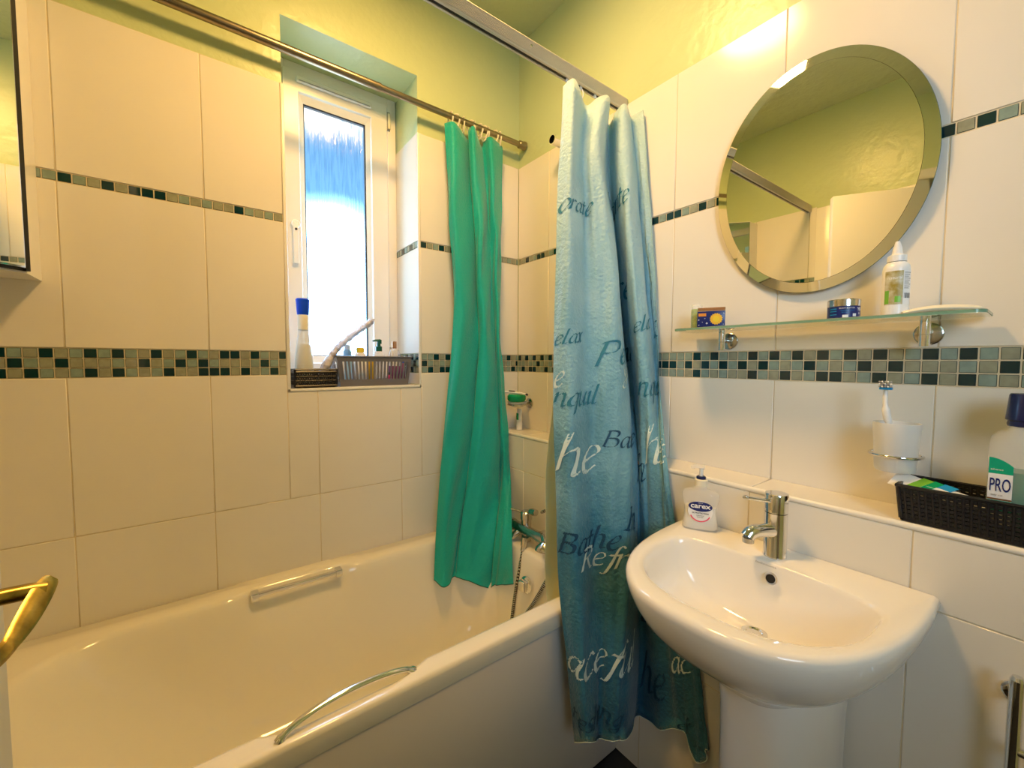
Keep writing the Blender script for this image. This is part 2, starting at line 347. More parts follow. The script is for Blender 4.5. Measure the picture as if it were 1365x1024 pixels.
# window reveal: right side tiled up to the same height, tiled sill, white trims
t = MB(); mo = MB()
for z0, z1 in ((BT, TT), (MT, BB), (WZ0, MBm)): tile(t, 'reveal', .001, WD, z0, z1)
mosaic(mo, 'reveal', .002, WD, MBm, MT, 3, ['DGDTDGTDG', 'GDGTDTDGD', 'TGDTDGDTD'], 6); mosaic(mo, 'reveal', .002, WD, BB, BT, 1, ['GTDTGDTGD'], 6)
tile(t, 'sill', WX0, WX1, 0.0, WD)
for z0, z1 in ((BT, TT), (MT, BB), (WZ0, MBm), (MBm, MT), (BB, BT)):
    t.box((WX0-.006, .001, z0+.001), (WX0, WD, z1-.001), 'tile', .001, 1)
struct(t.build('reveal_tiles', wall_back)); struct(mo.build('reveal_mosaic', wall_back))
t = MB()
t.box((WX0-TR, -.0025, WZ0-TR), (WX0, .006, TT), 'trim', .002); t.box((WX1, -.0025, WZ0-TR), (WX1+TR, .006, TT), 'trim', .002); t.box((WX0-TR, -.0025, WZ0-TR), (WX1+TR, .006, WZ0), 'trim', .002)
struct(t.build('window_trim', wall_back))
# right wall
t = MB(); g = MB(); mo = MB()
YJ = [0.0, .2077, .4917, .788, 1.0846, 1.381, 1.678, 1.975, 2.25]
for z0, z1 in rowsz[:3]:
    for a0, a1 in zip(YJ[:-1], YJ[1:]): tile(t, 'right', a0, a1, z0 if z0 > .9 else LZ-.01, z1)
g.box((.0020, YR, LZ-.02), (.0058, 0, TT), 'grout')
mosaic(mo, 'right', .0, .7544, MBm, MT, 3, ['DTDGDTDGDTGDTGTDTGTDGTDTGTDTGD', 'GGTGGDGTGTDTGDTGDTGTDGTGDTGTDG', 'GDTDDTGDGDTGTDGTDTGDTDGTGDTGTD'], 21, first=.024)
mosaic(mo, 'right', .7544, 2.25, MBm, MT, 3, ['GGGGDGDGTGDGDGDTDGDTDTGDGDGTDGT', 'DDGDTDGDGDTDGTGDGTGDTDTTTGTDTGD', 'GGGTDGTGTTDGTDTGDDTGDTGDTDGTGDT'], 23)
mosaic(mo, 'right', 0, 2.25, BB, BT, 1, ['TTDTGDDTGD'+'TGDTGTDGTDDGTGDTG'+'DGDDGTDT'+'D'+'GTDGTDDGTDGTTDGT'+'DTDGT'+'DGTDGTDGTDTGDTGDGTDTGDTGDGTDTGDGT'], 25, first=.024)
struct(t.build('wall_tiles', wall_right)); struct(g.build('tile_grout', wall_right)); struct(mo.build('mosaic_border', wall_right))
# pipe boxing with tiled top and face
bx = MB(); bx.box((LX+.0015, YR, 0), (D, 0, LZ-.012), 'grout'); boxing = struct(bx.build('trim_1'), 'tiled pipe boxing with a ledge along the basin wall')
t = MB()
FJ = [0.0, .207, .497, .788, 1.087, 1.378, 1.675, 1.972, 2.25]
for z0, z1 in ((.823, LZ-.012), (.411, .823), (0, .411)):
    for a0, a1 in zip(FJ[:-1], FJ[1:]): t.box((LX, -a1+.0011, z0+.0011), (LX+.008, -a0-.0011, z1-.0011), 'tile', .0012, 1)
for a0, a1 in zip(FJ[:-1], FJ[1:]): t.box((LX+.010, -a1+.0011, LZ-.010), (-.0005, -a0-.0011, LZ-.002), 'tile', .0012, 1)
struct(t.build('boxing_tiles', boxing))
t = MB()
t.tube([(LX+.004, YR, LZ-.006), (LX+.004, -.001, LZ-.006)], .0065, 'trim', 14)
struct(t.build('ledge_edge_trim', boxing))
# left wall tiles up to the doorway
t = MB(); mo = MB(); LJ = [0, .297, .594, -DY1-.07]
for z0, z1 in rowsz:
    for a0, a1 in zip(LJ[:-1], LJ[1:]): tile(t, 'left', a0, a1, z0, z1)
    tile(t, 'left', -DY0+.07, 1.85, z0, z1); tile(t, 'left', 1.85, 2.25, z0, z1)
mosaic(mo, 'left', 0, -DY1-.07, BB, BT, 1, ['GTDGTGDTDGGDTGDTGDGTDDTGDTGDTG'], 31); mosaic(mo, 'left', 0, -DY1-.07, MBm, MT, 3, None, 33)
struct(t.build('wall_tiles', wall_left)); struct(mo.build('mosaic_border', wall_left))
t = MB(); t.box((XL-.013, DY0-.07, 0), (XL+.012, DY0, DZ+.07), 'trim', .004); t.box((XL-.013, DY1, 0), (XL+.012, DY1+.07, DZ+.07), 'trim', .004); t.box((XL-.013, DY0, DZ), (XL+.012, DY1, DZ+.07), 'trim', .004)
struct(t.build('trim_2'), 'white door frame')
# open door, its brass lever reaching into the left of the view
dr = thing('door_1', 'white open door with a brass lever', 'door', (-1.79, -1.46, .01)); del dr['category']; struct(dr)
e0 = Vector((-1.377, -.824, 0)); h0 = Vector((-1.782, -1.45, 0)); dd = (e0-h0).normalized(); nn = Vector((dd.y, -dd.x, 0))
Rz = Matrix((dd, nn, Vector((0, 0, 1)))).transposed()
def dpt(a, b, z): return e0-dd*a+nn*b+Vector((0, 0, z))
b = MB(); b.T = Matrix.Translation(e0) @ Rz.to_4x4()
b.box((-(e0-h0).length, -.04, .008), (0, 0, DZ-.01), 'door', .002)
struct(b.build('door_leaf', dr))
# door handle: backplate, rose, curled lever
hd = MB(); hd.T = Matrix.Translation(e0) @ Rz.to_4x4()
hd.box((-.085, 0, .975), (-.030, .004, 1.105), 'brass', .0018)
handle = struct(hd.build('door_handle', dr), 'aged brass lever handle')
LEVER_PARENT = handle

# ------------------------------------------------------------------ window
wf = MB(); FY = WD
def frame(mb, x0, x1, z0, z1, wd, y0, y1, m, bev=.003):
    mb.box((x0, y0, z0), (x0+wd, y1, z1), m, bev); mb.box((x1-wd, y0, z0), (x1, y1, z1), m, bev)
    mb.box((x0+wd-.001, y0, z1-wd), (x1-wd+.001, y1, z1), m, bev); mb.box((x0+wd-.001, y0, z0), (x1-wd+.001, y1, z0+wd), m, bev)
frame(wf, WX0, WX1, WZ0, WZ1, .036, FY-.012, FY+.06, 'upvc')
win = struct(wf.build('window_1'), 'white casement window with wet obscure glass above the bath')
s = MB()
SX0, SX1, SZ0, SZ1 = WX0+.030, -.540, WZ0+.030, 2.340
GX0, GX1, GZ0, GZ1 = -.850, -.628, 1.303, 2.237
Bv = .024
# flat part of the sash, then a sloping bead towards the glass
def ringbox(a, ya, b, yb, m):
    (x0, x1, z0, z1), (X0, X1, Z0, Z1) = a, b
    A = [(x0, ya, z0), (x1, ya, z0), (x1, ya, z1), (x0, ya, z1)]; B = [(X0, yb, Z0), (X1, yb, Z0), (X1, yb, Z1), (X0, yb, Z1)]
    s.add(A+B, [(0, 1, 5, 4), (1, 2, 6, 5), (2, 3, 7, 6), (3, 0, 4, 7)], m)
F = (SX0, SX1, SZ0, SZ1); Gb = (GX0-Bv, GX1+Bv, GZ0-Bv-.01, GZ1+Bv+.01); Gg = (GX0-.004, GX1+.004, GZ0-.004, GZ1+.004)
ringbox(F, FY+.02, F, FY-.022, 'upvc'); ringbox(F, FY-.022, Gb, FY-.022, 'upvc'); ringbox(Gb, FY-.022, (GX0-Bv+.004, GX1+Bv-.004, GZ0-Bv-.006, GZ1+Bv+.006), FY-.014, 'upvc')
ringbox((GX0-Bv+.004, GX1+Bv-.004, GZ0-Bv-.006, GZ1+Bv+.006), FY-.014, Gg, FY-.004, 'upvc')
ringbox(Gg, FY-.004, (GX0, GX1, GZ0, GZ1), FY+.0, 'gasket'); ringbox((GX0, GX1, GZ0, GZ1), FY, (GX0, GX1, GZ0, GZ1), FY+.012, 'gasket')
sash = struct(s.build('window_sash', win, angle=15, normals=False))
gm = MB(); gm.add([(GX0-.004, FY+.008, GZ0-.004), (GX1+.004, FY+.008, GZ0-.004), (GX1+.004, FY+.008, GZ1+.004), (GX0-.004, FY+.008, GZ1+.004)], [(0, 1, 2, 3)], 'winglass')
struct(gm.build('window_pane', win), 'wet obscure glass pane')
v = MB(); v.box((-.880, FY-.034, 2.300), (-.606, FY-.021, 2.322), 'upvc', .005, 3); v.box((-.872, FY-.0352, 2.303), (-.614, FY-.033, 2.3065), 'txtg'); v.box((-.80, FY-.037, 2.306), (-.792, FY-.033, 2.318), 'upvc', .001)
struct(v.build('trickle_vent', win), 'slim white vent slider')
v = MB(); v.lathe([(.017, 0), (.017, .006), (.014, .010)], (-.893, FY-.022, 1.785), 'white', 20, axis=(0, -1, 0)); v.box((-.903, FY-.036, 1.640), (-.884, FY-.030, 1.79), 'white', .004, 3); v.lathe([(.0045, 0), (.0045, .002)], (-.893, FY-.0365, 1.765), 'txtd', 12, axis=(0, -1, 0))
struct(v.build('window_handle', win), 'white plastic handle')
v = MB()
for zz in (2.28, 1.30): v.tube([(-.530, FY-.020, zz-.03), (-.530, FY-.020, zz+.03)], .006, 'ivory', 10); v.box((-.538, FY-.016, zz-.035), (-.524, FY-.010, zz+.04), 'txtg')
struct(v.build('window_hinge', win))

BLUE=[
  [[-0.303,-0.6,2.1],[-0.331,-0.622,1.915],[-0.36,-0.644,1.73],[-0.386,-0.664,1.545],[-0.406,-0.679,1.36],[-0.418,-0.694,1.175],[-0.427,-0.71,0.99],[-0.431,-0.727,0.805],[-0.428,-0.743,0.62],[-0.421,-0.764,0.435],[-0.414,-0.784,0.25]],
  [[-0.297,-0.645,2.1],[-0.33,-0.665,1.921],[-0.35,-0.684,1.741],[-0.367,-0.704,1.562],[-0.384,-0.722,1.382],[-0.396,-0.74,1.203],[-0.406,-0.758,1.023],[-0.413,-0.776,0.844],[-0.416,-0.794,0.664],[-0.422,-0.817,0.485],[-0.43,-0.844,0.305]],
  [[-0.208,-0.603,2.08],[-0.252,-0.628,1.899],[-0.265,-0.654,1.717],[-0.278,-0.678,1.536],[-0.294,-0.702,1.355],[-0.308,-0.725,1.173],[-0.319,-0.747,0.992],[-0.329,-0.767,0.81],[-0.339,-0.787,0.629],[-0.352,-0.809,0.448],[-0.365,-0.832,0.266]],
  [[-0.181,-0.63,2.1],[-0.24,-0.656,1.918],[-0.242,-0.681,1.736],[-0.245,-0.707,1.553],[-0.257,-0.732,1.371],[-0.27,-0.758,1.189],[-0.282,-0.781,1.007],[-0.295,-0.803,0.825],[-0.312,-0.825,0.643],[-0.331,-0.844,0.46],[-0.349,-0.862,0.278]],
  [[-0.138,-0.64,2.11],[-0.207,-0.666,1.926],[-0.201,-0.694,1.742],[-0.194,-0.721,1.558],[-0.2,-0.747,1.374],[-0.209,-0.772,1.19],[-0.22,-0.797,1.006],[-0.237,-0.821,0.822],[-0.263,-0.845,0.638],[-0.288,-0.861,0.454],[-0.311,-0.875,0.27]],
  [[-0.044,-0.555,2.1],[-0.059,-0.572,1.909],[-0.044,-0.589,1.718],[-0.032,-0.607,1.526],[-0.023,-0.626,1.335],[-0.064,-0.687,1.144],[-0.145,-0.769,0.953],[-0.145,-0.779,0.762],[-0.145,-0.786,0.571],[-0.145,-0.791,0.379],[-0.145,-0.797,0.188]],
  [[-0.051,-0.58,2.1],[-0.07,-0.603,1.91],[-0.064,-0.626,1.721],[-0.059,-0.648,1.531],[-0.057,-0.671,1.341],[-0.059,-0.699,1.152],[-0.145,-0.786,0.962],[-0.145,-0.804,0.773],[-0.145,-0.824,0.583],[-0.145,-0.849,0.393],[-0.145,-0.874,0.204]],
  [[-0.081,-0.62,2.1],[-0.106,-0.65,1.915],[-0.111,-0.679,1.73],[-0.114,-0.707,1.544],[-0.113,-0.729,1.359],[-0.111,-0.751,1.174],[-0.145,-0.799,0.989],[-0.145,-0.824,0.804],[-0.145,-0.857,0.618],[-0.145,-0.9,0.433],[-0.145,-0.942,0.248]],
  [[-0.074,-0.65,2.11],[-0.089,-0.679,1.918],[-0.106,-0.71,1.726],[-0.117,-0.739,1.534],[-0.114,-0.766,1.342],[-0.12,-0.793,1.15],[-0.145,-0.834,0.958],[-0.145,-0.867,0.766],[-0.145,-0.918,0.574],[-0.145,-0.955,0.382],[-0.145,-0.977,0.19]],
  [[-0.019,-0.63,2.1],[-0.025,-0.66,1.912],[-0.042,-0.69,1.723],[-0.049,-0.718,1.535],[-0.035,-0.74,1.347],[-0.055,-0.777,1.158],[-0.145,-0.859,0.97],[-0.145,-0.892,0.781],[-0.145,-0.96,0.593],[-0.145,-0.988,0.405],[-0.145,-1.009,0.216]],
  [[-0.015,-0.624,2.1],[-0.015,-0.65,1.914],[-0.015,-0.668,1.729],[-0.015,-0.691,1.543],[-0.015,-0.722,1.357],[-0.046,-0.767,1.172],[-0.145,-0.855,0.986],[-0.145,-0.883,0.801],[-0.145,-0.95,0.615],[-0.145,-0.983,0.429],[-0.145,-1.006,0.244]],
  [[-0.015,-0.653,2.1],[-0.015,-0.675,1.915],[-0.015,-0.698,1.73],[-0.015,-0.72,1.545],[-0.015,-0.742,1.359],[-0.045,-0.779,1.174],[-0.145,-0.865,0.989],[-0.145,-0.895,0.804],[-0.145,-0.934,0.619],[-0.145,-0.973,0.434],[-0.145,-1.012,0.248]],
  [[-0.015,-0.65,2.1],[-0.015,-0.673,1.915],[-0.015,-0.695,1.729],[-0.015,-0.717,1.544],[-0.015,-0.739,1.359],[-0.045,-0.777,1.173],[-0.145,-0.863,0.988],[-0.145,-0.893,0.803],[-0.145,-0.932,0.617],[-0.145,-0.971,0.432],[-0.145,-1.01,0.247]],
  [[-0.015,-0.677,2.1],[-0.015,-0.697,1.915],[-0.015,-0.717,1.73],[-0.015,-0.735,1.545],[-0.015,-0.75,1.361],[-0.044,-0.784,1.176],[-0.145,-0.872,0.991],[-0.145,-0.907,0.806],[-0.145,-0.943,0.621],[-0.145,-0.98,0.436],[-0.145,-1.016,0.251]],
]
GREEN=[
  [[-0.403,-0.045,2.205],[-0.396,-0.049,2.029],[-0.391,-0.057,1.854],[-0.386,-0.066,1.678],[-0.381,-0.075,1.502],[-0.397,-0.084,1.327],[-0.422,-0.092,1.151],[-0.447,-0.101,0.976],[-0.469,-0.11,0.8],[-0.488,-0.119,0.624],[-0.504,-0.131,0.449]],
  [[-0.374,-0.075,2.205],[-0.374,-0.079,2.027],[-0.376,-0.088,1.849],[-0.369,-0.096,1.672],[-0.359,-0.105,1.494],[-0.376,-0.114,1.316],[-0.4,-0.123,1.138],[-0.423,-0.132,0.96],[-0.443,-0.141,0.783],[-0.459,-0.15,0.605],[-0.479,-0.167,0.427]],
  [[-0.29,-0.03,2.185],[-0.28,-0.035,2.009],[-0.273,-0.045,1.834],[-0.269,-0.055,1.658],[-0.264,-0.065,1.483],[-0.271,-0.075,1.307],[-0.292,-0.085,1.132],[-0.319,-0.095,0.956],[-0.351,-0.105,0.78],[-0.383,-0.115,0.605],[-0.414,-0.126,0.429]],
  [[-0.305,-0.06,2.205],[-0.294,-0.063,2.028],[-0.286,-0.072,1.85],[-0.281,-0.08,1.673],[-0.275,-0.088,1.495],[-0.278,-0.097,1.318],[-0.296,-0.105,1.14],[-0.322,-0.113,0.963],[-0.351,-0.121,0.785],[-0.381,-0.13,0.608],[-0.409,-0.138,0.43]],
  [[-0.288,-0.08,2.215],[-0.277,-0.083,2.035],[-0.27,-0.093,1.854],[-0.267,-0.103,1.674],[-0.265,-0.112,1.494],[-0.254,-0.122,1.314],[-0.27,-0.132,1.133],[-0.292,-0.141,0.953],[-0.315,-0.151,0.773],[-0.338,-0.161,0.593],[-0.363,-0.174,0.412]],
  [[-0.226,-0.035,2.175],[-0.212,-0.043,1.994],[-0.206,-0.057,1.812],[-0.207,-0.071,1.631],[-0.207,-0.085,1.449],[-0.197,-0.099,1.268],[-0.2,-0.113,1.086],[-0.204,-0.127,0.905],[-0.219,-0.141,0.723],[-0.28,-0.202,0.542],[-0.28,-0.182,0.361]],
  [[-0.215,-0.04,2.205],[-0.202,-0.044,2.023],[-0.193,-0.054,1.841],[-0.192,-0.063,1.66],[-0.191,-0.073,1.478],[-0.181,-0.083,1.296],[-0.18,-0.093,1.114],[-0.179,-0.102,0.933],[-0.185,-0.112,0.751],[-0.28,-0.224,0.569],[-0.28,-0.207,0.387]],
  [[-0.201,-0.075,2.205],[-0.194,-0.079,2.026],[-0.19,-0.088,1.846],[-0.19,-0.097,1.667],[-0.19,-0.106,1.487],[-0.19,-0.115,1.308],[-0.186,-0.124,1.128],[-0.182,-0.133,0.949],[-0.182,-0.142,0.77],[-0.28,-0.267,0.59],[-0.28,-0.26,0.411]],
  [[-0.122,-0.04,2.205],[-0.125,-0.044,2.029],[-0.138,-0.054,1.853],[-0.145,-0.064,1.677],[-0.152,-0.074,1.501],[-0.155,-0.084,1.325],[-0.15,-0.101,1.149],[-0.15,-0.127,0.973],[-0.15,-0.144,0.797],[-0.257,-0.295,0.622],[-0.28,-0.332,0.446]],
]
LINER=[
  [[-0.275,-0.576,2.08],[-0.302,-0.596,1.807],[-0.327,-0.613,1.533],[-0.346,-0.624,1.26],[-0.386,-0.631,0.986],[-0.389,-0.634,0.713],[-0.36,-0.635,0.439]],
  [[-0.191,-0.551,2.08],[-0.213,-0.562,1.793],[-0.234,-0.572,1.506],[-0.25,-0.578,1.22],[-0.26,-0.582,0.933],[-0.248,-0.585,0.646],[-0.234,-0.585,0.359]],
  [[-0.123,-0.586,2.08],[-0.145,-0.594,1.792],[-0.165,-0.602,1.504],[-0.183,-0.608,1.216],[-0.194,-0.61,0.928],[-0.189,-0.61,0.64],[-0.183,-0.61,0.352]],
  [[0.054,-0.55,2.08],[0.035,-0.556,1.781],[0.016,-0.562,1.482],[-0.003,-0.568,1.183],[-0.023,-0.574,0.883],[-0.046,-0.58,0.584],[-0.061,-0.58,0.285]],
]
# keep the liner clear of the wall: its last fold ends short of it
LINER[3] = [[min(x, -.15), y, max(z, .45)] for x, y, z in LINER[3]]

class Cloth:
    """A hanging cloth: columns of points from top to hem, smoothly joined."""
    def __init__(s, cols, nu=9, nv=5, wr=.0022, seed=1):
        C = [[Vector(p) for p in c] for c in cols]
        rows = list(zip(*C)); R = []
        for r in rows: R.append(smooth(r, nu))
        cc = list(zip(*R)); G = [smooth(c, nv) for c in cc]
        s.G = G; s.nu = len(G); s.nv = len(G[0]); s.k = nu
        s.N = [[None]*s.nv for _ in range(s.nu)]
        rnd = random.Random(seed); ph = [(rnd.uniform(3, 9), rnd.uniform(2, 7), rnd.uniform(0, 6), rnd.uniform(-1, 1)) for _ in range(7)]
        s.normals()
        for i in range(s.nu):
            for j in range(s.nv):
                u = i/s.k; v = j/(s.nv-1)
                d = sum(math.sin(a*u*.9+b*v*5+c+e*u*v*4) for a, b, c, e in ph)*wr/2.2
                G[i][j] = G[i][j]+s.N[i][j]*d*min(1, v*4+.2)
        s.normals()
        s.arc = [[0.0] for _ in range(s.nv)]
        for j in range(s.nv):
            a = [0.0]
            for i in range(1, s.nu): a.append(a[-1]+(G[i][j]-G[i-1][j]).length)
            s.arc[j] = a
    def normals(s):
        G = s.G
        for i in range(s.nu):
            for j in range(s.nv):
                du = G[min(i+1, s.nu-1)][j]-G[max(i-1, 0)][j]; dv = G[i][min(j+1, s.nv-1)]-G[i][max(j-1, 0)]
                n = du.cross(dv); n = n.normalized() if n.length > 1e-9 else Vector((0, -1, 0))
                s.N[i][j] = -n
    def at(s, i, j, off=0):
        i = max(0, min(s.nu-1.001, i)); j = max(0, min(s.nv-1.001, j)); a = int(i); b = int(j); fa = i-a; fb = j-b
        G = s.G; N = s.N
        def bl(X): return (X[a][b]*(1-fa)+X[a+1][b]*fa)*(1-fb)+(X[a][b+1]*(1-fa)+X[a+1][b+1]*fa)*fb
        return bl(G)+bl(N).normalized()*off
    def mesh(s, mb, m, th=.0012, hem=None, hemm=None):
        F = [[s.G[i][j]+s.N[i][j]*th/2 for j in range(s.nv)] for i in range(s.nu)]
        K = [[s.G[i][j]-s.N[i][j]*th/2 for j in range(s.nv)] for i in range(s.nu)]
        nv = s.nv; vs = [p for c in F for p in c]+[p for c in K for p in c]; o = s.nu*nv; fs = []
        for i in range(s.nu-1):
            for j in range(nv-1):
                fs.append((i*nv+j, i*nv+j+1, (i+1)*nv+j+1, (i+1)*nv+j)); fs.append((o+i*nv+j, o+(i+1)*nv+j, o+(i+1)*nv+j+1, o+i*nv+j+1))
            for j in (0, nv-1): fs.append((i*nv+j, (i+1)*nv+j, o+(i+1)*nv+j, o+i*nv+j))
        for i in (0, s.nu-1):
            for j in range(nv-1): fs.append((i*nv+j, o+i*nv+j, o+i*nv+j+1, i*nv+j+1))
        mb.add(vs, fs, m)
# ---- broad-nib italic letters: strokes on a grid whose x-height is 1
GL = {
 'a': (.80, [[(.60, .88), (.40, 1.0), (.16, .75), (.06, .35), (.16, .04), (.38, .12), (.60, .75)], [(.66, 1.0), (.56, .25), (.64, 0.0), (.80, .14)]]),
 'b': (.78, [[(.12, 1.62), (.06, .25), (.18, .02), (.44, .06), (.68, .45), (.62, .88), (.44, .98), (.16, .62)]]),
 'c': (.64, [[(.60, .84), (.42, 1.0), (.16, .74), (.06, .36), (.20, .02), (.46, .06), (.60, .20)]]),
 'e': (.66, [[(.10, .42), (.42, .54), (.58, .78), (.46, 1.0), (.22, .84), (.06, .42), (.16, .04), (.42, .02), (.60, .20)]]),
 'f': (.50, [[(.74, 1.46), (.56, 1.62), (.40, 1.2), (.26, .1), (.12, -.5), (-.08, -.52)], [(.10, .96), (.58, .96)]]),
 'g': (.80, [[(.62, .88), (.40, 1.0), (.16, .75), (.10, .42), (.26, .22), (.48, .40), (.62, .8)], [(.66, 1.0), (.56, .1), (.40, -.48), (.10, -.55), (-.02, -.35), (.20, -.10), (.56, -.02)]]),
 'h': (.82, [[(.16, 1.62), (.04, 0.0)], [(.10, .60), (.32, .96), (.54, .94), (.56, .55), (.54, .08), (.64, .0), (.78, .14)]]),
 'i': (.40, [[(.04, .80), (.16, .98), (.12, .2), (.20, 0.0), (.36, .14)], [(.22, 1.38), (.26, 1.42)]]),
 'l': (.40, [[(.16, 1.62), (.08, .2), (.16, 0.0), (.34, .14)]]),
 'm': (1.20, [[(.10, 1.0), (.04, 0.0)], [(.08, .60), (.26, .96), (.46, .92), (.44, 0.0)], [(.46, .60), (.66, .96), (.88, .92), (.88, .1), (.98, .0), (1.12, .14)]]),
 'n': (.82, [[(.0, .86), (.12, 1.0), (.04, 0.0)], [(.08, .60), (.30, .96), (.54, .94), (.56, .5), (.54, .08), (.64, .0), (.78, .14)]]),
 'o': (.76, [[(.40, 1.0), (.16, .80), (.06, .38), (.20, .02), (.42, .02), (.64, .30), (.68, .72), (.54, .98), (.38, 1.0)]]),
 'p': (.80, [[(.10, 1.0), (.0, -.60)], [(.10, .62), (.32, .98), (.58, .98), (.68, .66), (.56, .16), (.32, .0), (.06, .12)]]),
 'q': (.80, [[(.62, .88), (.40, 1.0), (.16, .75), (.06, .35), (.16, .04), (.38, .12), (.60, .75)], [(.68, 1.0), (.52, -.60)]]),
 'r': (.58, [[(.0, .86), (.12, 1.0), (.04, 0.0)], [(.08, .56), (.28, .94), (.42, 1.0), (.54, .92)]]),
 's': (.58, [[(.52, .86), (.36, 1.0), (.14, .82), (.26, .56), (.44, .34), (.38, .06), (.16, .0), (.02, .14)]]),
 't': (.50, [[(.24, 1.36), (.10, .22), (.18, 0.0), (.38, .14)], [(.0, .96), (.42, .96)]]),
 'u': (.82, [[(.02, .86), (.14, 1.0), (.08, .25), (.18, .0), (.38, .12), (.60, .7)], [(.66, 1.0), (.58, .2), (.66, 0.0), (.80, .14)]]),
 'v': (.70, [[(.04, .90), (.16, 1.0), (.24, .05)], [(.24, .02), (.56, .55), (.60, 1.0)]]),
 'x': (.70, [[(.04, .92), (.18, .98), (.46, .05), (.62, .06)], [(.62, .96), (.50, .96), (.16, .04), (.02, .05)]]),
 'B': (1.05, [[(.22, 1.50), (.08, 0.0)], [(.08, 1.46), (.50, 1.52), (.78, 1.36), (.68, .98), (.24, .82)], [(.24, .82), (.66, .80), (.84, .50), (.66, .08), (.0, .0)]]),
 'I': (.50, [[(.26, 1.50), (.14, 0.0)], [(.10, 1.50), (.44, 1.50)], [(-.02, 0.0), (.32, 0.0)]]),
 'P': (1.0, [[(.22, 1.50), (.06, -.12)], [(.06, 1.44), (.46, 1.54), (.80, 1.40), (.78, 1.0), (.50, .74), (.18, .76)]]),
 'R': (1.05, [[(.22, 1.50), (.08, 0.0)], [(.08, 1.46), (.48, 1.52), (.78, 1.38), (.70, .98), (.22, .80)], [(.40, .82), (.70, .20), (.94, .0)]]),
}
def write_on(cloth, mb, word, i0, z0, z1, row, xh, sx, m, nib=.15, off=.0023):
    """letters follow the cloth: i0/j0 = grid place of the first letter's foot, xh = x-height in metres"""
    jj = int(row); arc = cloth.arc[jj]
    def s_of(i): a = int(max(0, min(len(arc)-2, i))); return arc[a]+(arc[a+1]-arc[a])*(i-a)
    def i_of(x):
        if x <= 0: return -1
        lo, hi = 0, len(arc)-1
        if x >= arc[-1]: return hi+1
        while hi-lo > 1:
            c = (lo+hi)//2
            if arc[c] > x: hi = c
            else: lo = c
        return lo+(x-arc[lo])/max(1e-9, arc[lo+1]-arc[lo])
    x0 = s_of(i0) if i0 >= 0 else i0*arc[3]/3; cur = 0.0; tot = sum(GL[c][0] for c in word if c in GL)
    for ch in word:
        if ch not in GL: cur += .5; continue
        adv, strokes = GL[ch]
        if x0+(cur+adv*.35)*xh*sx < 0: cur += adv; continue
        for st in strokes:
            P = smooth([(p[0], p[1], 0) for p in st], 11)
            for k in range(len(P)-1):
                a, b = P[k], P[k+1]; d = b-a
                if d.length < 1e-6: continue
                # nib held at 40 degrees: stroke width follows its direction
                nx, ny = math.cos(.70)*nib/2, math.sin(.70)*nib/2
                px, py = -d.y/d.length*.018, d.x/d.length*.018
                quad = [(a.x-nx-px, a.y-ny-py), (b.x-nx-px, b.y-ny-py), (b.x+nx+px, b.y+ny+py), (a.x+nx+px, a.y+ny+py)]
                cross = abs(d.x*ny-d.y*nx)
                if cross < d.length*nib*.12:
                    quad = [(a.x-px*1.6, a.y-py*1.6), (b.x-px*1.6, b.y-py*1.6), (b.x+px*1.6, b.y+py*1.6), (a.x+px*1.6, a.y+py*1.6)]
                vs = []; ok = True
                for qx, qy in quad:
                    x = x0+(cur+qx+qy*.22)*xh*sx; i = i_of(x); zz = z0+(z1-z0)*max(0, min(1, (cur+qx)/tot))+qy*xh; ci = cloth.G[max(0, min(cloth.nu-1, int(round(i))))]; j = (ci[0].z-zz)/max(.01, ci[0].z-ci[-1].z)*(cloth.nv-1)
                    if i < 0 or i > cloth.nu-1 or j < 0 or j > cloth.nv-1: ok = False; break
                    vs.append(cloth.at(i, j, off))
                if ok and max((vs[e]-vs[e-1]).length for e in range(4)) < (d.length+nib)*xh*sx*2.2: mb.add(vs, [(0, 1, 2, 3)], m)
        cur += adv
BC = Cloth(BLUE, 10, 4, .0028, 3)
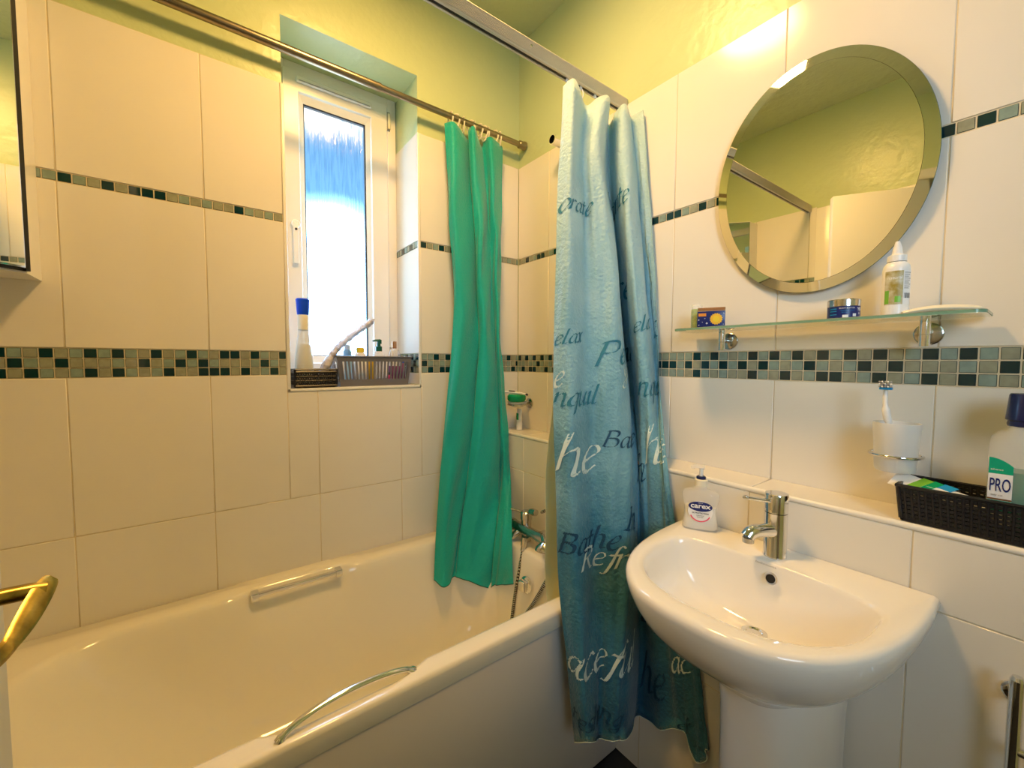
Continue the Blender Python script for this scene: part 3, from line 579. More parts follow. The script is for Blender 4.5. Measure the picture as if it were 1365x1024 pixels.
WORDS = [
 ('orate', 0.30, 1.700, 1.720, 8, 0.0322, 1.70, 'wteal', 0.15),
 ('Invigorate', 44.40, 1.766, 1.779, 7, 0.0404, 1.02, 'wteal', 0.15),
 ('re', 51.00, 1.499, 1.484, 12, 0.0493, 1.70, 'wteal', 0.15),
 ('elax', 1.07, 1.323, 1.336, 16, 0.0261, 1.70, 'wteal', 0.14),
 ('elax', 70.42, 1.369, 1.389, 15, 0.0304, 1.70, 'wteal', 0.14),
 ('R', 106.57, 1.356, 1.361, 16, 0.0341, 0.85, 'wteal', 0.14),
 ('Perfume', 24.16, 1.271, 1.285, 17, 0.0434, 1.70, 'wteal', 0.15),
 ('e', 0.93, 1.207, 1.213, 19, 0.0414, 1.16, 'wwhite', 0.15),
 ('ge', 39.65, 1.228, 1.235, 19, 0.0435, 1.70, 'wwhite', 0.15),
 ('nquil', 0.01, 1.158, 1.160, 20, 0.0351, 1.60, 'wteal', 0.15),
 ('nquil', 70.87, 1.177, 1.177, 19, 0.0396, 1.51, 'wteal', 0.15),
 ('Bathe', 26.17, 1.041, 1.024, 23, 0.0296, 1.70, 'wdark', 0.14),
 ('he', 0.89, 0.978, 0.974, 24, 0.0679, 1.70, 'wwhite', 0.13),
 ('he', 70.75, 0.977, 0.997, 24, 0.0694, 1.37, 'wwhite', 0.13),
 ('In', 36.31, 0.813, 0.793, 28, 0.0376, 1.70, 'wdark', 0.15),
 ('h', 48.59, 0.918, 0.928, 24, 0.0498, 1.70, 'wdark', 0.15),
 ('Bathe', 1.67, 0.768, 0.761, 28, 0.0366, 1.60, 'wdark', 0.16),
 ('Refresh', 11.81, 0.721, 0.701, 30, 0.0358, 1.70, 'wwhite', 0.14),
 ('el', 50.75, 0.487, 0.507, 33, 0.0390, 1.70, 'wdark', 0.15),
 ('aceful', 0.99, 0.457, 0.437, 35, 0.0488, 1.70, 'wwhite', 0.13),
 ('he', 51.47, 0.288, 0.308, 37, 0.0719, 0.92, 'wdark', 0.15),
 ('ac', 69.33, 0.403, 0.423, 36, 0.0430, 1.49, 'wwhite', 0.12),
 ('reshing', 2.14, 0.342, 0.322, 37, 0.0283, 1.70, 'wdark', 0.16),
 ('efr', 67.43, 0.252, 0.272, 39, 0.0256, 1.70, 'wdark', 0.15),
]
if bpy.app.background is not None:
    mb = MB(); BC.mesh(mb, 'bluefab')
    for wd in WORDS: write_on(BC, mb, *wd)
    # stitched white hem line
    hem = [BC.at(i, BC.nv-1.01)+Vector((0, 0, -.0005)) for i in range(BC.nu)]
    mb.tube(hem, .0013, 'wwhite', 6)
    o = mb.build('shower_curtain', weld=False, normals=False)
    tag(o, 'blue watercolour shower curtain printed with italic bathing words, hanging outside the bath', 'shower curtain')
LC = Cloth(LINER, 14, 6, .003, 5); mb = MB(); LC.mesh(mb, 'linerf')
tag(mb.build('shower_liner', weld=False, normals=False), 'pale yellow liner hanging inside the bath behind the blue curtain edge', 'shower liner')
GC = Cloth(GREEN, 10, 5, .003, 8); mb = MB(); GC.mesh(mb, 'emerald')
hem = [GC.at(i, GC.nv-1.01) for i in range(GC.nu)]; mb.tube(hem, .0018, 'dkgreen', 6)
o = mb.build('green_curtain', weld=False, normals=False)
tag(o, 'plain emerald green curtain bunched on the rod beside the window', 'shower curtain')

# ------------------------------------------------------------------ rods, rails, rings
RZ, RYY = 2.243, -.043
t = thing('curtain_rod', 'dark metal tension rod running above the window', 'curtain rod', (-.7, RYY, RZ))
b = MB(); b.tube([(XL+.03, RYY, RZ), (-.66, RYY, RZ)], .0135, 'pewter', 18); b.build('outer_tube', t)
b = MB(); b.tube([(-.662, RYY, RZ), (-.03, RYY, RZ)], .0112, 'pewter', 18); b.tube([(-.668, RYY, RZ), (-.655, RYY, RZ)], .0142, 'pewter', 18); b.build('inner_tube', t)
for x0, x1 in ((-.036, -.001), (XL+.001, XL+.036)):
    b = MB(); b.lathe([(.012, 0), (.0165, .004), (.0165, .022), (.019, .026), (.019, .035)] if x1 > -.5 else [(.019, 0), (.019, .01), (.0165, .012), (.0165, .035)], (x0, RYY, RZ), 'pewter', 20, axis=(1, 0, 0)); b.build('end_cap', t)
TY = -.600
t = thing('curtain_track', 'ribbed pale metal curtain track over the outer edge of the bath', 'curtain track', (-.9, TY, 2.14))
b = MB()
prof = [(TY, 2.137), (TY-.002, 2.140)]
for k in range(9): z = 2.142+k*.0038; prof += [(TY-.002, z), (TY-.0035, z+.0012), (TY-.002, z+.0024)]
prof += [(TY, 2.179), (TY+.022, 2.179), (TY+.022, 2.137), (TY+.016, 2.137), (TY+.016, 2.150), (TY+.006, 2.150), (TY+.006, 2.137)]
b.loft([[Vector((x, y, z)) for y, z in prof] for x in (XL+.001, -.001)], 'alu'); b.build('rail_profile', t, angle=25)
b = MB(); b.box((XL+.002, TY+.006, 2.1395), (-.002, TY+.016, 2.1497), 'black'); b.build('runner_channel', t)
b = MB(); b.lathe([(.004, 0), (.003, .003)], (-.43, TY-.003, 2.158), 'chrome', 10, axis=(0, -1, 0)); b.build('screw', t)
# white C hooks of the green curtain
def ring_mesh():
    mb = MB(); pts = []
    for k in range(17):
        a = math.radians(-50+k*320/16); pts.append((0, .0195*math.sin(a), .0235*math.cos(a)-.008))
    pts.append((0, -.009, -.040)); pts.append((0, .004, -.046)); pts.append((0, .010, -.037))
    mb.tube(smooth(pts, 2), .0030, 'ivory', 8); return mb
RX = [-.375, -.352, -.318, -.283, -.262, -.240, -.219, -.198, -.165, -.140]
first = None
for k, x in enumerate(RX):
    if first is None:
        mb = ring_mesh(); vs = None; o = mb.build('curtain_ring'); first = o; base = o.location.copy(); zoff = base.z
    else: o = first.copy(); COL.objects.link(o)
    o.location = (x, RYY+base.y, RZ+zoff); o.rotation_euler = (0, 0, math.radians([0, 25, -15, 20, -30, 12, 30, -18, 22, -8][k]))
    tag(o, 'ivory plastic hook holding the green curtain on the rod', 'curtain ring', 'ivory hooks along the green curtain')
# glider hooks of the blue curtain
first = None
for k, (x, y) in enumerate([(-.275, -.606), (-.215, -.608), (-.150, -.606), (-.105, -.606)]):
    if first is None:
        mb = MB(); mb.box((-.004, -.003, .0), (.004, .003, .022), 'white', .001); mb.tube(smooth([(0, 0, .002), (0, -.008, -.006), (0, -.010, -.022), (0, -.002, -.032), (0, .004, -.022), (0, .0, -.012)], 4), .0018, 'white', 8)
        o = mb.build('curtain_glider'); first = o; base = o.location.copy()
    else: o = first.copy(); COL.objects.link(o)
    o.location = (x, TY+.011+base.y, 2.130+base.z)
    tag(o, 'small white glider hook holding the blue curtain on its track', 'curtain glider', 'white gliders on the metal track')
# chrome pipe ends high on the basin wall behind the blue curtain
t = thing('wall_pipe', 'open-ended chrome pipe sticking out high on the wall beside the blue curtain', 'pipe', (0, -.315, 2.135))
b = MB(); n = 20; b.lathe([(.0185, 0), (.0185, .085), (.0155, .085), (.0155, .03)], (-.0, -.315, 2.135), 'chrome', n, axis=(-1, 0, 0), cap0=True, cap1=False); pp_ = b.build('pipe', t)
b = MB(); b.lathe([(.0153, 0), (.0153, .001)], (-.045, -.315, 2.135), 'hole', n, axis=(-1, 0, 0)); b.build('pipe_opening', pp_)
b = MB(); b.lathe([(.024, 0), (.024, .006), (.017, .012), (.017, .020)], (-.0, -.315, 2.135), 'chrome', n, axis=(-1, 0, 0)); b.build('wall_plate', t)

# ------------------------------------------------------------------ bath
bt = thing('bathtub', 'cream acrylic bath under the window with chrome grips', 'bathtub', (-.96, -.355, 0))
def rr(x0, x1, y0, y1, r, z, n=10, m=14, rl=None):
    """rounded rectangle as points, n per corner and m along each side"""
    out = []; C = [(x1-r, y1-r, 0), (x0+(rl or r), y1-(rl or r), 90), (x0+(rl or r), y0+(rl or r), 180), (x1-r, y0+r, 270)]
    R = [r, rl or r, rl or r, r]
    for q in range(4):
        cx, cy, a0 = C[q]
        arcp = [Vector((cx+R[q]*math.cos(math.radians(a0+90*k/n)), cy+R[q]*math.sin(math.radians(a0+90*k/n)), z)) for k in range(n+1)]
        nx = C[(q+1) % 4]; a1 = nx[2]; nxt = Vector((nx[0]+R[(q+1) % 4]*math.cos(math.radians(a1)), nx[1]+R[(q+1) % 4]*math.sin(math.radians(a1)), z))
        out += arcp
        for k in range(1, m): out.append(arcp[-1].lerp(nxt, k/m))
    return out
BX0, BX1, BY0, BY1 = XL+.010, LX-.001, -.712, -.003
IX0, IX1, IY0, IY1 = -1.56, -.245, -.652, -.090
rings = [rr(BX0, BX1, BY0, BY1, .012, .530, m=30), rr(BX0, BX1, BY0, BY1, .012, .566, m=30), rr(BX0+.003, BX1-.003, BY0+.003, BY1-.002, .012, .574, m=30), rr(BX0+.009, BX1-.009, BY0+.009, BY1-.005, .012, RIM, m=30)]
def inner(k, z, rc, rlc): # k = slope insets
    l, r_, f, bk = k; return rr(IX0+l, IX1-r_, IY0+f, IY1-bk, rc, z, m=30, rl=rlc)
rings += [inner((-.016, -.014, -.012, -.014), RIM, .10, .20), inner((-.004, -.004, -.003, -.004), RIM-.003, .10, .20), inner((.004, .003, .004, .004), RIM-.012, .10, .20),
          inner((.02, .008, .012, .012), .54, .10, .20), inner((.07, .018, .020, .020), .46, .10, .20), inner((.15, .030, .032, .032), .36, .11, .20),
          inner((.24, .045, .046, .046), .27, .12, .19), inner((.31, .065, .064, .064), .215, .12, .17), inner((.37, .095, .095, .095), .185, .10, .13), inner((.43, .14, .14, .14), .175, .08, .10), inner((.55, .28, .24, .24), .170, .03, .04)]
# recesses behind the two grips
def scoop(p):
    q = p.copy()
    for gx, sy in ((-.956, 1), (-.962, -1)):
        a = abs(p.x-gx)/.165
        if a < 1:
            f = (1-a**4)*1.0; f = max(0, min(1, f*1.25))
            if sy > 0 and p.y > -.14 and p.z > .47: q.y += .030*f*max(0, min(1, (p.z-.47)/.06))*(0 if p.z > RIM-.001 and p.y > -.07 else 1)
            if sy < 0 and p.y < -.60 and p.y > -.69 and p.z > .46: q.y -= .016*f*max(0, min(1, (p.z-.46)/.06)); q.z -= .008*f*(1 if p.z > .56 else 0)
    return q
rings = [[scoop(p) for p in r] for r in rings]
b = MB(); b.loft(rings, 'acry', True, False, True); tub = b.build('tub', bt, angle=60)
b = MB()
for ix in range(15):
    for iy in range(6):
        x = -.62+ix*.018-.0; y = -.42+iy*.022+(.011 if ix % 2 else 0); b.lathe([(.0062, 0), (.0050, .0016), (.002, .0022)], (x, y, .1695), 'acry', 10)
b.build('anti_slip_dots', tub)
b = MB(); b.box((BX0+.002, BY0+.008, .003), (BX1-.002, BY0+.022, .522), 'panel', .004, 2); b.build('bath_panel', bt)
b = MB(); b.box((BX0+.004, BY0+.018, .515), (BX1-.004, BY0+.03, .535), 'black'); b.build('painted_gap_shade', bt)  # black strip standing in for the shade below the rim lip
# far grip (flat faceted bar) and near grip (arched bar)
b = MB(); b.box((-1.082, -.099, .558), (-.832, -.083, .574), 'chrome', .004, 2); b.box((-1.090, -.102, .552), (-1.068, -.070, .578), 'chrome', .005, 2); b.box((-.848, -.102, .552), (-.826, -.070, .578), 'chrome', .005, 2); b.build('grip', tub)
b = MB(); P = smooth([(-1.098, -.690, .572), (-1.075, -.682, .584), (-1.02, -.672, .592), (-.955, -.668, .595), (-.89, -.668, .592), (-.845, -.670, .584), (-.822, -.672, .572)], 5)
b.tube(P, [.011 if k < 3 or k > len(P)-4 else .0075 for k in range(len(P))], 'chrome', 12, flat=.8); b.build('grip', tub)
b = MB(); b.lathe([(.030, 0), (.030, .006), (.024, .011), (.0, .012)], (IX1-.022, -.400, .470), 'chrome', 24, axis=(-1, 0, .12)); b.box((IX1-.052, -.416, .452), (IX1-.030, -.384, .492), 'chrome', .006, 3); b.build('overflow_knob', tub)
b = MB(); b.lathe([(.032, 0), (.032, .004), (.02, .006)], (-.40, -.37, .1745), 'chrome', 24); b.build('waste', tub)
# bath mixer with hose
bm_ = thing('bath_mixer', 'chrome bath mixer tap on the wall end of the bath', 'tap', (-.195, -.315, RIM))
b = MB(); b.lathe([(.020, 0), (.020, .085), (.023, .086), (.023, .112), (.019, .116)], (-.190, -.300, RIM+.002), 'chromed', 24); b.build('valve_body', bm_)
b = MB(); b.tube([(-.205, -.235, .628), (-.205, -.40, .628)], .020, 'chromed', 20); b.tube([(-.205, -.225, .628), (-.205, -.238, .628)], .023, 'chromed', 20); b.tube([(-.205, -.395, .628), (-.205, -.432, .628)], .023, 'chromed', 20); b.build('mixer_bar', bm_)
b = MB(); b.tube([(-.190, -.300, .682), (-.200, -.262, .690), (-.215, -.235, .692)], .0045, 'chromed', 10); b.build('lever', bm_)
b = MB(); b.tube(smooth([(-.215, -.285, .615), (-.235, -.275, .602), (-.246, -.266, .588), (-.248, -.262, .582)], 5), [.013]*6+[.012]*5+[.011]*5, 'chromed', 14); b.build('spout', bm_)
b = MB(); b.lathe([(.013, 0), (.013, .03), (.010, .034), (.010, .05)], (-.232, -.345, .618), 'chromed', 18, axis=(-.2, 0, -1)); b.build('hose_outlet', bm_)
hose = thing('shower_hose', 'ribbed metal shower hose looping down into the bath', 'hose', (-.30, -.42, .2))
def ribbed(pts, r=.0075, n=12):
    P = smooth(pts, 26); L = 0; rr_ = []
    for k in range(len(P)):
        if k: L += (P[k]-P[k-1]).length
        rr_.append(r*(1+.16*math.sin(L*2*math.pi/.0062)))
    return P, rr_
HP = smooth([(-.243, -.345, .570), (-.258, -.344, .50), (-.272, -.340, .42), (-.285, -.337, .33), (-.305, -.345, .25), (-.318, -.365, .225), (-.305, -.388, .26), (-.286, -.405, .35), (-.276, -.45, .43), (-.268, -.50, .52), (-.250, -.535, .60), (-.215, -.545, .69), (-.190, -.50, .73), (-.183, -.43, .735), (-.186, -.385, .715)], 26)
PP = [HP[0]]
for p in HP[1:]:
    n_ = max(1, int((p-PP[-1]).length/.0016)); q0 = PP[-1].copy()
    for q_ in range(1, n_+1): PP.append(q0.lerp(p, q_/n_))
b = MB(); b.tube(PP, .0055, 'black', 8); hose_core = b.build('hose_core', hose)
b = MB()
for k in range(0, len(PP)-3, 4): b.tube(PP[k:k+3], [.0064, .0074, .0064], 'chromed', 10)
b.build('hose_ribs', hose_core, angle=25)
b = MB(); b.lathe([(.012, 0), (.014, .02), (.012, .032)], (-.188, -.356, .705), 'chromed', 16, axis=(0, 1, -.15)); b.build('hose_end', hose)
# handset lying in its cradle
t = thing('shower_handset', 'chrome shower handset resting beside the bath mixer', 'shower head', (-.22, -.43, .655))
b = MB(); b.tube(smooth([(-.20, -.415, .650), (-.225, -.44, .660), (-.25, -.47, .664), (-.27, -.50, .655)], 5), [.011]*16, 'chromed', 14); b.build('handle', t)
b = MB(); b.lathe([(.015, 0), (.032, .018), (.034, .028), (.030, .031)], (-.275, -.508, .668), 'chromed', 24, axis=(-.2, -.1, -1)); b.build('spray_head', t)
# ------------------------------------------------------------------ wash basin on its pedestal
BC_Y, BHW, BD = -1.1725, .2485, .430
bs = thing('wash_basin', 'white ceramic wash basin with pedestal under the oval mirror', 'basin', (-.30, BC_Y, 0))
NB = 96
def outer(z, s=1.0, cx=-.24, sb=None):
    out = []
    for k in range(NB):
        a = 2*math.pi*k/NB; c, sn = math.cos(a), math.sin(a)
        y = BC_Y+BHW*math.copysign(abs(c)**(2/2.7), c)
        if sn >= 0: x = LX-.002-BD*abs(sn)**(2/2.7)
        else: x = LX-.002; y = BC_Y+(BHW)*c if False else BC_Y+BHW*math.copysign(abs(c)**.9, c)
        xx = cx+(x-cx)*s if sn >= 0 else x; yy = BC_Y+(y-BC_Y)*s
        xx = min(xx, LX-.002)
        out.append(Vector((xx, yy, z)))
    return out
def innr(z, s=1.0, tx=0, n=2.5):
    out = []; x0 = -.305
    for k in range(NB):
        a = 2*math.pi*k/NB; c, sn = math.cos(a), math.sin(a)
        y = BC_Y+.198*math.copysign(abs(c)**(2/n), c)
        x = x0-.207*abs(sn)**(2/n) if sn >= 0 else x0+.072*abs(sn)**(2/3.5)
        out.append(Vector((-.290+(x+.290)*s+tx, BC_Y+(y-BC_Y)*s, z)))
    return out
rings = [outer(.625, .40), outer(.655, .50), outer(.69, .64), outer(.725, .78), outer(.76, .885), outer(.79, .945), outer(.815, .98), outer(.832, .995), outer(.842, .996), outer(.849, .985), outer(.852, .96),
         innr(.851, 1.05), innr(.848, 1.01), innr(.842, .985), innr(.825, .955), innr(.80, .915), innr(.775, .86), innr(.752, .78), innr(.735, .66), innr(.724, .50), innr(.717, .32), innr(.714, .15)]
b = MB(); b.loft(rings, 'ceram', True, True, True); bowl = b.build('bowl', bs, angle=70)
b = MB(); prs = []
for z, w_, d_ in ((0.0, .112, .225), (.02, .112, .225), (.05, .104, .212), (.30, .100, .205), (.55, .103, .210), (.64, .110, .220), (.70, .112, .225)):
    r = []
    for k in range(41):
        a = math.pi*k/40; r.append(Vector((LX-.004-.01-d_*abs(math.sin(a))**.8, BC_Y-.02+w_*math.copysign(abs(math.cos(a))**.75, math.cos(a)), z)))
    prs.append(r)
b.loft(prs, 'ceram', True); b.build('pedestal', bs)
b = MB(); b.lathe([(.0125, 0), (.0115, -.002), (.0085, -.004)], (-.2445, -1.183, .8225), 'ceram', 20, axis=(-1, 0, .30), cap0=False, cap1=False); b.lathe([(.0090, 0), (.0090, .001)], (-.2455, -1.183, .8225), 'hole', 20, axis=(-1, 0, .30)); b.build('overflow_hole', bowl)
b = MB(); b.lathe([(.024, 0), (.024, .003), (.016, .0045), (.014, .002)], (-.290, BC_Y, .7155), 'chrome', 24); b.build('drain', bowl)
b = MB()
T = Matrix.Translation((-.2385, -1.170, .8440)) @ Matrix.Rotation(math.radians(-90), 4, 'Z') @ Matrix.Rotation(math.radians(62), 4, 'X')
b.text('bathrooms', .0062, T, 'txtg', .0001, sx=1.5); b.build('maker_mark', bowl)
# ---- basin mixer
tx, ty, tz = -.188, -1.168, .851
tp = thing('basin_mixer', 'round chrome basin mixer tap with a pin lever', 'tap', (tx, ty, tz))
b = MB(); b.lathe([(.0235, 0), (.0235, .003), (.0225, .005), (.0225, .098)], (tx, ty, tz), 'chrome', 36); b.build('body', tp)
b = MB(); b.lathe([(.0215, .0985), (.0228, .100), (.0228, .138), (.0215, .1405), (.0, .141)], (tx, ty, tz), 'chrome', 36); hc = b.build('handle_cap', tp)
b = MB(); b.tube([(tx-.015, ty+.003, tz+.124), (tx-.050, ty+.022, tz+.131), (tx-.070, ty+.033, tz+.135)], .0042, 'chrome', 12); b.lathe([(.0, -.006), (.005, -.003), (.0062, 0), (.005, .004), (.0, .006)], (tx-.071, ty+.034, tz+.1352), 'chrome', 14); b.build('pin_lever', hc)
b = MB(); b.tube(smooth([(tx-.008, ty, tz+.058), (tx-.04, ty+.014, tz+.062), (tx-.062, ty+.024, tz+.060), (tx-.072, ty+.028, tz+.050)], 5), [.0145]*12+[.014]*4, 'chrome', 18); b.lathe([(.0115, 0), (.0115, .010)], (tx-.069, ty+.027, tz+.039), 'chromed', 18); b.build('spout', tp)

# ---- soap dispenser
def superell(w, d, z, n=4, N=28, c=(0, 0)):
    return [Vector((c[0]+w*math.copysign(abs(math.cos(2*math.pi*k/N))**(2/n), math.cos(2*math.pi*k/N)), c[1]+d*math.copysign(abs(math.sin(2*math.pi*k/N))**(2/n), math.sin(2*math.pi*k/N)), z)) for k in range(N)]
sx_, sy_ = -.180, -.992
sd = thing('soap_dispenser', 'clear pump bottle of white hand soap on the basin edge', 'soap dispenser', (sx_, sy_, .852))
TS = Matrix.Translation((sx_, sy_, .852)) @ Matrix.Rotation(math.radians(-62), 4, 'Z')
prof = [(.0, .040, .018), (.004, .043, .020), (.02, .041, .020), (.042, .0385, .019), (.06, .0385, .019), (.078, .043, .020), (.090, .044, .020), (.097, .040, .019), (.101, .028, .017), (.103, .015, .014), (.113, .0145, .014)]
b = MB(); b.T = TS; b.loft([superell(w_, d_, z, 3.2) for z, w_, d_ in prof], 'clear'); sb = b.build('bottle', sd)
b = MB(); b.T = TS; b.loft([superell(w_-.0025, d_-.0025, z, 3.2) for z, w_, d_ in ((.003, .040, .018), (.006, .0425, .0195), (.02, .041, .020), (.042, .0385, .019), (.058, .0385, .019))], 'liquid'); b.build('soap', sd)
b = MB(); b.T = TS; b.lathe([(.0155, .113), (.0155, .128), (.013, .130)], (0, 0, 0), 'ivory', 24); b.lathe([(.0115, .130), (.0115, .135), (.009, .137)], (0, 0, 0), 'navy', 20)
b.lathe([(.0045, .136), (.0045, .157)], (0, 0, 0), 'white', 12); b.tube([(.008, 0, .160), (-.012, 0, .161), (-.024, -.002, .157)], [.0075, .006, .0045], 'clear', 12); b.build('pump', sd)
b = MB(); b.T = TS
def disc(mb, cx, cz, rx, rz, y, m, n=32, th=.0004):
    mb.loft([[Vector((cx+rx*math.cos(2*math.pi*k/n), y-e*th, cz+rz*math.sin(2*math.pi*k/n))) for k in range(n)] for e in (0, 1)], m)
FL = -.0215
disc(b, 0, .052, .0285, .026, FL+.0, 'labelw'); disc(b, 0, .064, .0275, .0125, FL-.0004, 'navylabel')
for k in range(15):
    a0 = math.radians(205+k*130/15); a1 = math.radians(205+(k+1)*130/15)
    b.add([(.0245*math.cos(a), FL-.0009, .049+r*math.sin(a)) if 0 else (rr0*math.cos(a), FL-.0009, .050+rr0*math.sin(a)) for a, rr0 in ((a0, .0225), (a1, .0225), (a1, .0255), (a0, .0255)) for r in (0,)], [(0, 1, 2, 3)], 'txtr')
TXF = Matrix.Translation((0, FL-.0010, .0600)) @ Matrix.Rotation(math.radians(90), 4, 'X')
b.text('carex', .0175, TXF, 'txtw', .0002, bold=.0004, sx=1.15)
b.text('hygiene', .0035, Matrix.Translation((0, FL-.001, .0725)) @ Matrix.Rotation(math.radians(90), 4, 'X'), 'txtw', .0001)
b.text('2X PROTECTION', .0050, Matrix.Translation((0, FL-.001, .0455)) @ Matrix.Rotation(math.radians(90), 4, 'X'), 'txtd', .0001, bold=.0001)
b.text('antibacterial', .0036, Matrix.Translation((0, FL-.001, .0400)) @ Matrix.Rotation(math.radians(90), 4, 'X'), 'txtd', .0001)
b.text('hand wash', .0034, Matrix.Translation((0, FL-.001, .0360)) @ Matrix.Rotation(math.radians(90), 4, 'X'), 'txtd', .0001)
b.build('label', sb, weld=False)

# ------------------------------------------------------------------ oval bevelled mirror, hung leaning slightly forward
mr = thing('oval_mirror', 'frameless oval mirror with a wide slanted glass border, hanging over the shelf', 'mirror', (0, -1.1525, 1.4485))
MA, MBz, tilt = .2190, .2753, math.radians(.65)
TM = Matrix.Translation((-.012, -1.1525, 1.4485)) @ Matrix.Rotation(-tilt, 4, 'Y') @ Matrix.Translation((0, 0, .2753)) @ Matrix.Rotation(math.radians(-3.2), 4, 'X')
def ell(x, k_, n=120): return [Vector((x, (MA-k_)*math.cos(2*math.pi*i/n), (MBz-k_)*math.sin(2*math.pi*i/n))) for i in range(n)]
b = MB(); b.T = TM; b.loft([ell(-.005, .024), ell(-.005, .10)], 'mirror', True, False, False); b.add(ell(-.005, .10), [tuple(range(120))], 'mirror'); mf = b.build('mirror_face', mr, angle=1)
b = MB(); b.T = TM; b.loft([ell(-.0045, .0235), ell(-.0022, .0005)], 'mirrorb', True, False, False); b.build('bevel', mf, angle=20)
b = MB(); b.T = TM; b.loft([ell(-.0022, .0003), ell(-.0, .0)], 'glassedge', True, False, False); b.loft([ell(0, 0), ell(.0012, .002)], 'txtd', True, False, True)
b.box((.0013, -.03, .19), (.011, .03, .22), 'txtg'); b.box((.0013, -.02, -.24), (.0085, .02, -.22), 'txtg'); b.build('backing', mr)

# ------------------------------------------------------------------ glass shelf and what stands on it
gs = thing('glass_shelf', 'long green-tinted glass shelf on two chrome posts below the mirror', 'shelf', (0, -1.16, 1.37))
SZ = 1.3655
def roundrect(x0, x1, y0, y1, r, z, n=8):
    out = []
    for cx, cy, a0 in ((x1-.002, y1-.002, 0), (x0+r, y1-r, 90), (x0+r, y0+r, 180), (x1-.002, y0+.002, 270)):
        R = .002 if a0 in (0, 270) else r
        for k in range(n+1):
            a = math.radians(a0+90*k/n); out.append(Vector((cx+R*math.cos(a), cy+R*math.sin(a), z)))
    return out
b = MB(); b.loft([roundrect(-.125, -.014, -1.452, -.868, .018, z) for z in (SZ, SZ+.0068)], 'shelfglass'); gp = b.build('glass_panel', gs)
b = MB(); e_ = roundrect(-.1256, -.0134, -1.4526, -.8674, .0186, 0)
b.loft([[v+Vector((0, 0, SZ+.0008)) for v in e_], [v+Vector((0, 0, SZ+.006)) for v in e_]], 'glassedge', True, False, False); b.build('glass_edge', gp)
for y in (-.968, -1.367):
    b = MB(); b.lathe([(.023, 0), (.023, .004), (.020, .006)], (-.0, y, 1.338), 'chromed', 28, axis=(-1, 0, 0)); b.build('mounting_plate', gs)
    b = MB(); b.lathe([(.0085, 0), (.0085, .022), (.0075, .0225), (.0075, .0235), (.0085, .024), (.0085, .0535)], (-.044, y, 1.3115), 'chrome', 22); b.tube([(-.003, y, 1.338), (-.040, y, 1.338)], .006, 'chromed', 14); b.build('post', gs)
ST = SZ+.0070
# pale green candle jar
t = thing('candle_jar', 'tiny lime green glass jar at the left end of the glass shelf', 'jar', (-.062, -.903, ST))
b = MB(); b.lathe([(.0135, 0), (.0150, .002), (.0150, .066), (.0135, .069), (.0125, .069), (.0125, .004)], (-.062, -.903, ST), 'clear', 24, cap1=True); b.build('glass', t)
b = MB(); b.lathe([(.0140, .003), (.0142, .056)], (-.062, -.903, ST), 'limeg', 20); b.build('wax', t)
# little navy box with a sun
bxT = Matrix.Translation((-.075, -.952, ST)) @ Matrix.Rotation(math.radians(-64), 4, 'Z')
t = thing('gift_box', 'small navy box printed with a golden sun on the glass shelf', 'box', (-.075, -.952, ST))
b = MB(); b.T = bxT; b.box((-.034, -.019, 0), (.034, .019, .044), 'navylabel', .001)
b.box((-.0335, -.0185, .044), (.0335, .0185, .0455), 'tan'); ct = b.build('carton', t)
b = MB(); b.T = bxT; N = 32
b.loft([[Vector((.0125+(.0160 if k % 2 else .0135)*math.cos(2*math.pi*k/N), -.0192-e, .0225+(.0160 if k % 2 else .0135)*math.sin(2*math.pi*k/N))) for k in range(N)] for e in (0, .0004)], 'gold')
disc(b, .0125, .0225, .0085, .0085, -.0197, 'yellow'); b.box((-.031, -.0197, .0305), (-.012, -.0191, .0385), 'orange')
for cx, cz, r in ((-.030, .021, .0022), (-.015, .0245, .0016), (-.021, .015, .0013), (-.010, .0115, .0034), (-.0295, .007, .0018), (.0305, .037, .0016), (.030, .008, .0013)): 
    b.loft([[Vector((cx+(r if k % 2 else r*.4)*math.cos(2*math.pi*k/10), -.0192-e, cz+(r if k % 2 else r*.4)*math.sin(2*math.pi*k/10))) for k in range(10)] for e in (0, .0004)], 'txtw')
b.build('printed_sun', ct)
b = MB(); b.T = bxT; b.add([(-.034, .019, .0455), (.034, .019, .0455), (.034, .004, .056), (-.034, .004, .056)], [(0, 1, 2, 3)], 'tan'); b.add([(-.034, .0192, .0455), (.034, .0192, .0455), (.034, .0042, .0562), (-.034, .0042, .0562)], [(3, 2, 1, 0)], 'tan'); b.build('flap', ct)
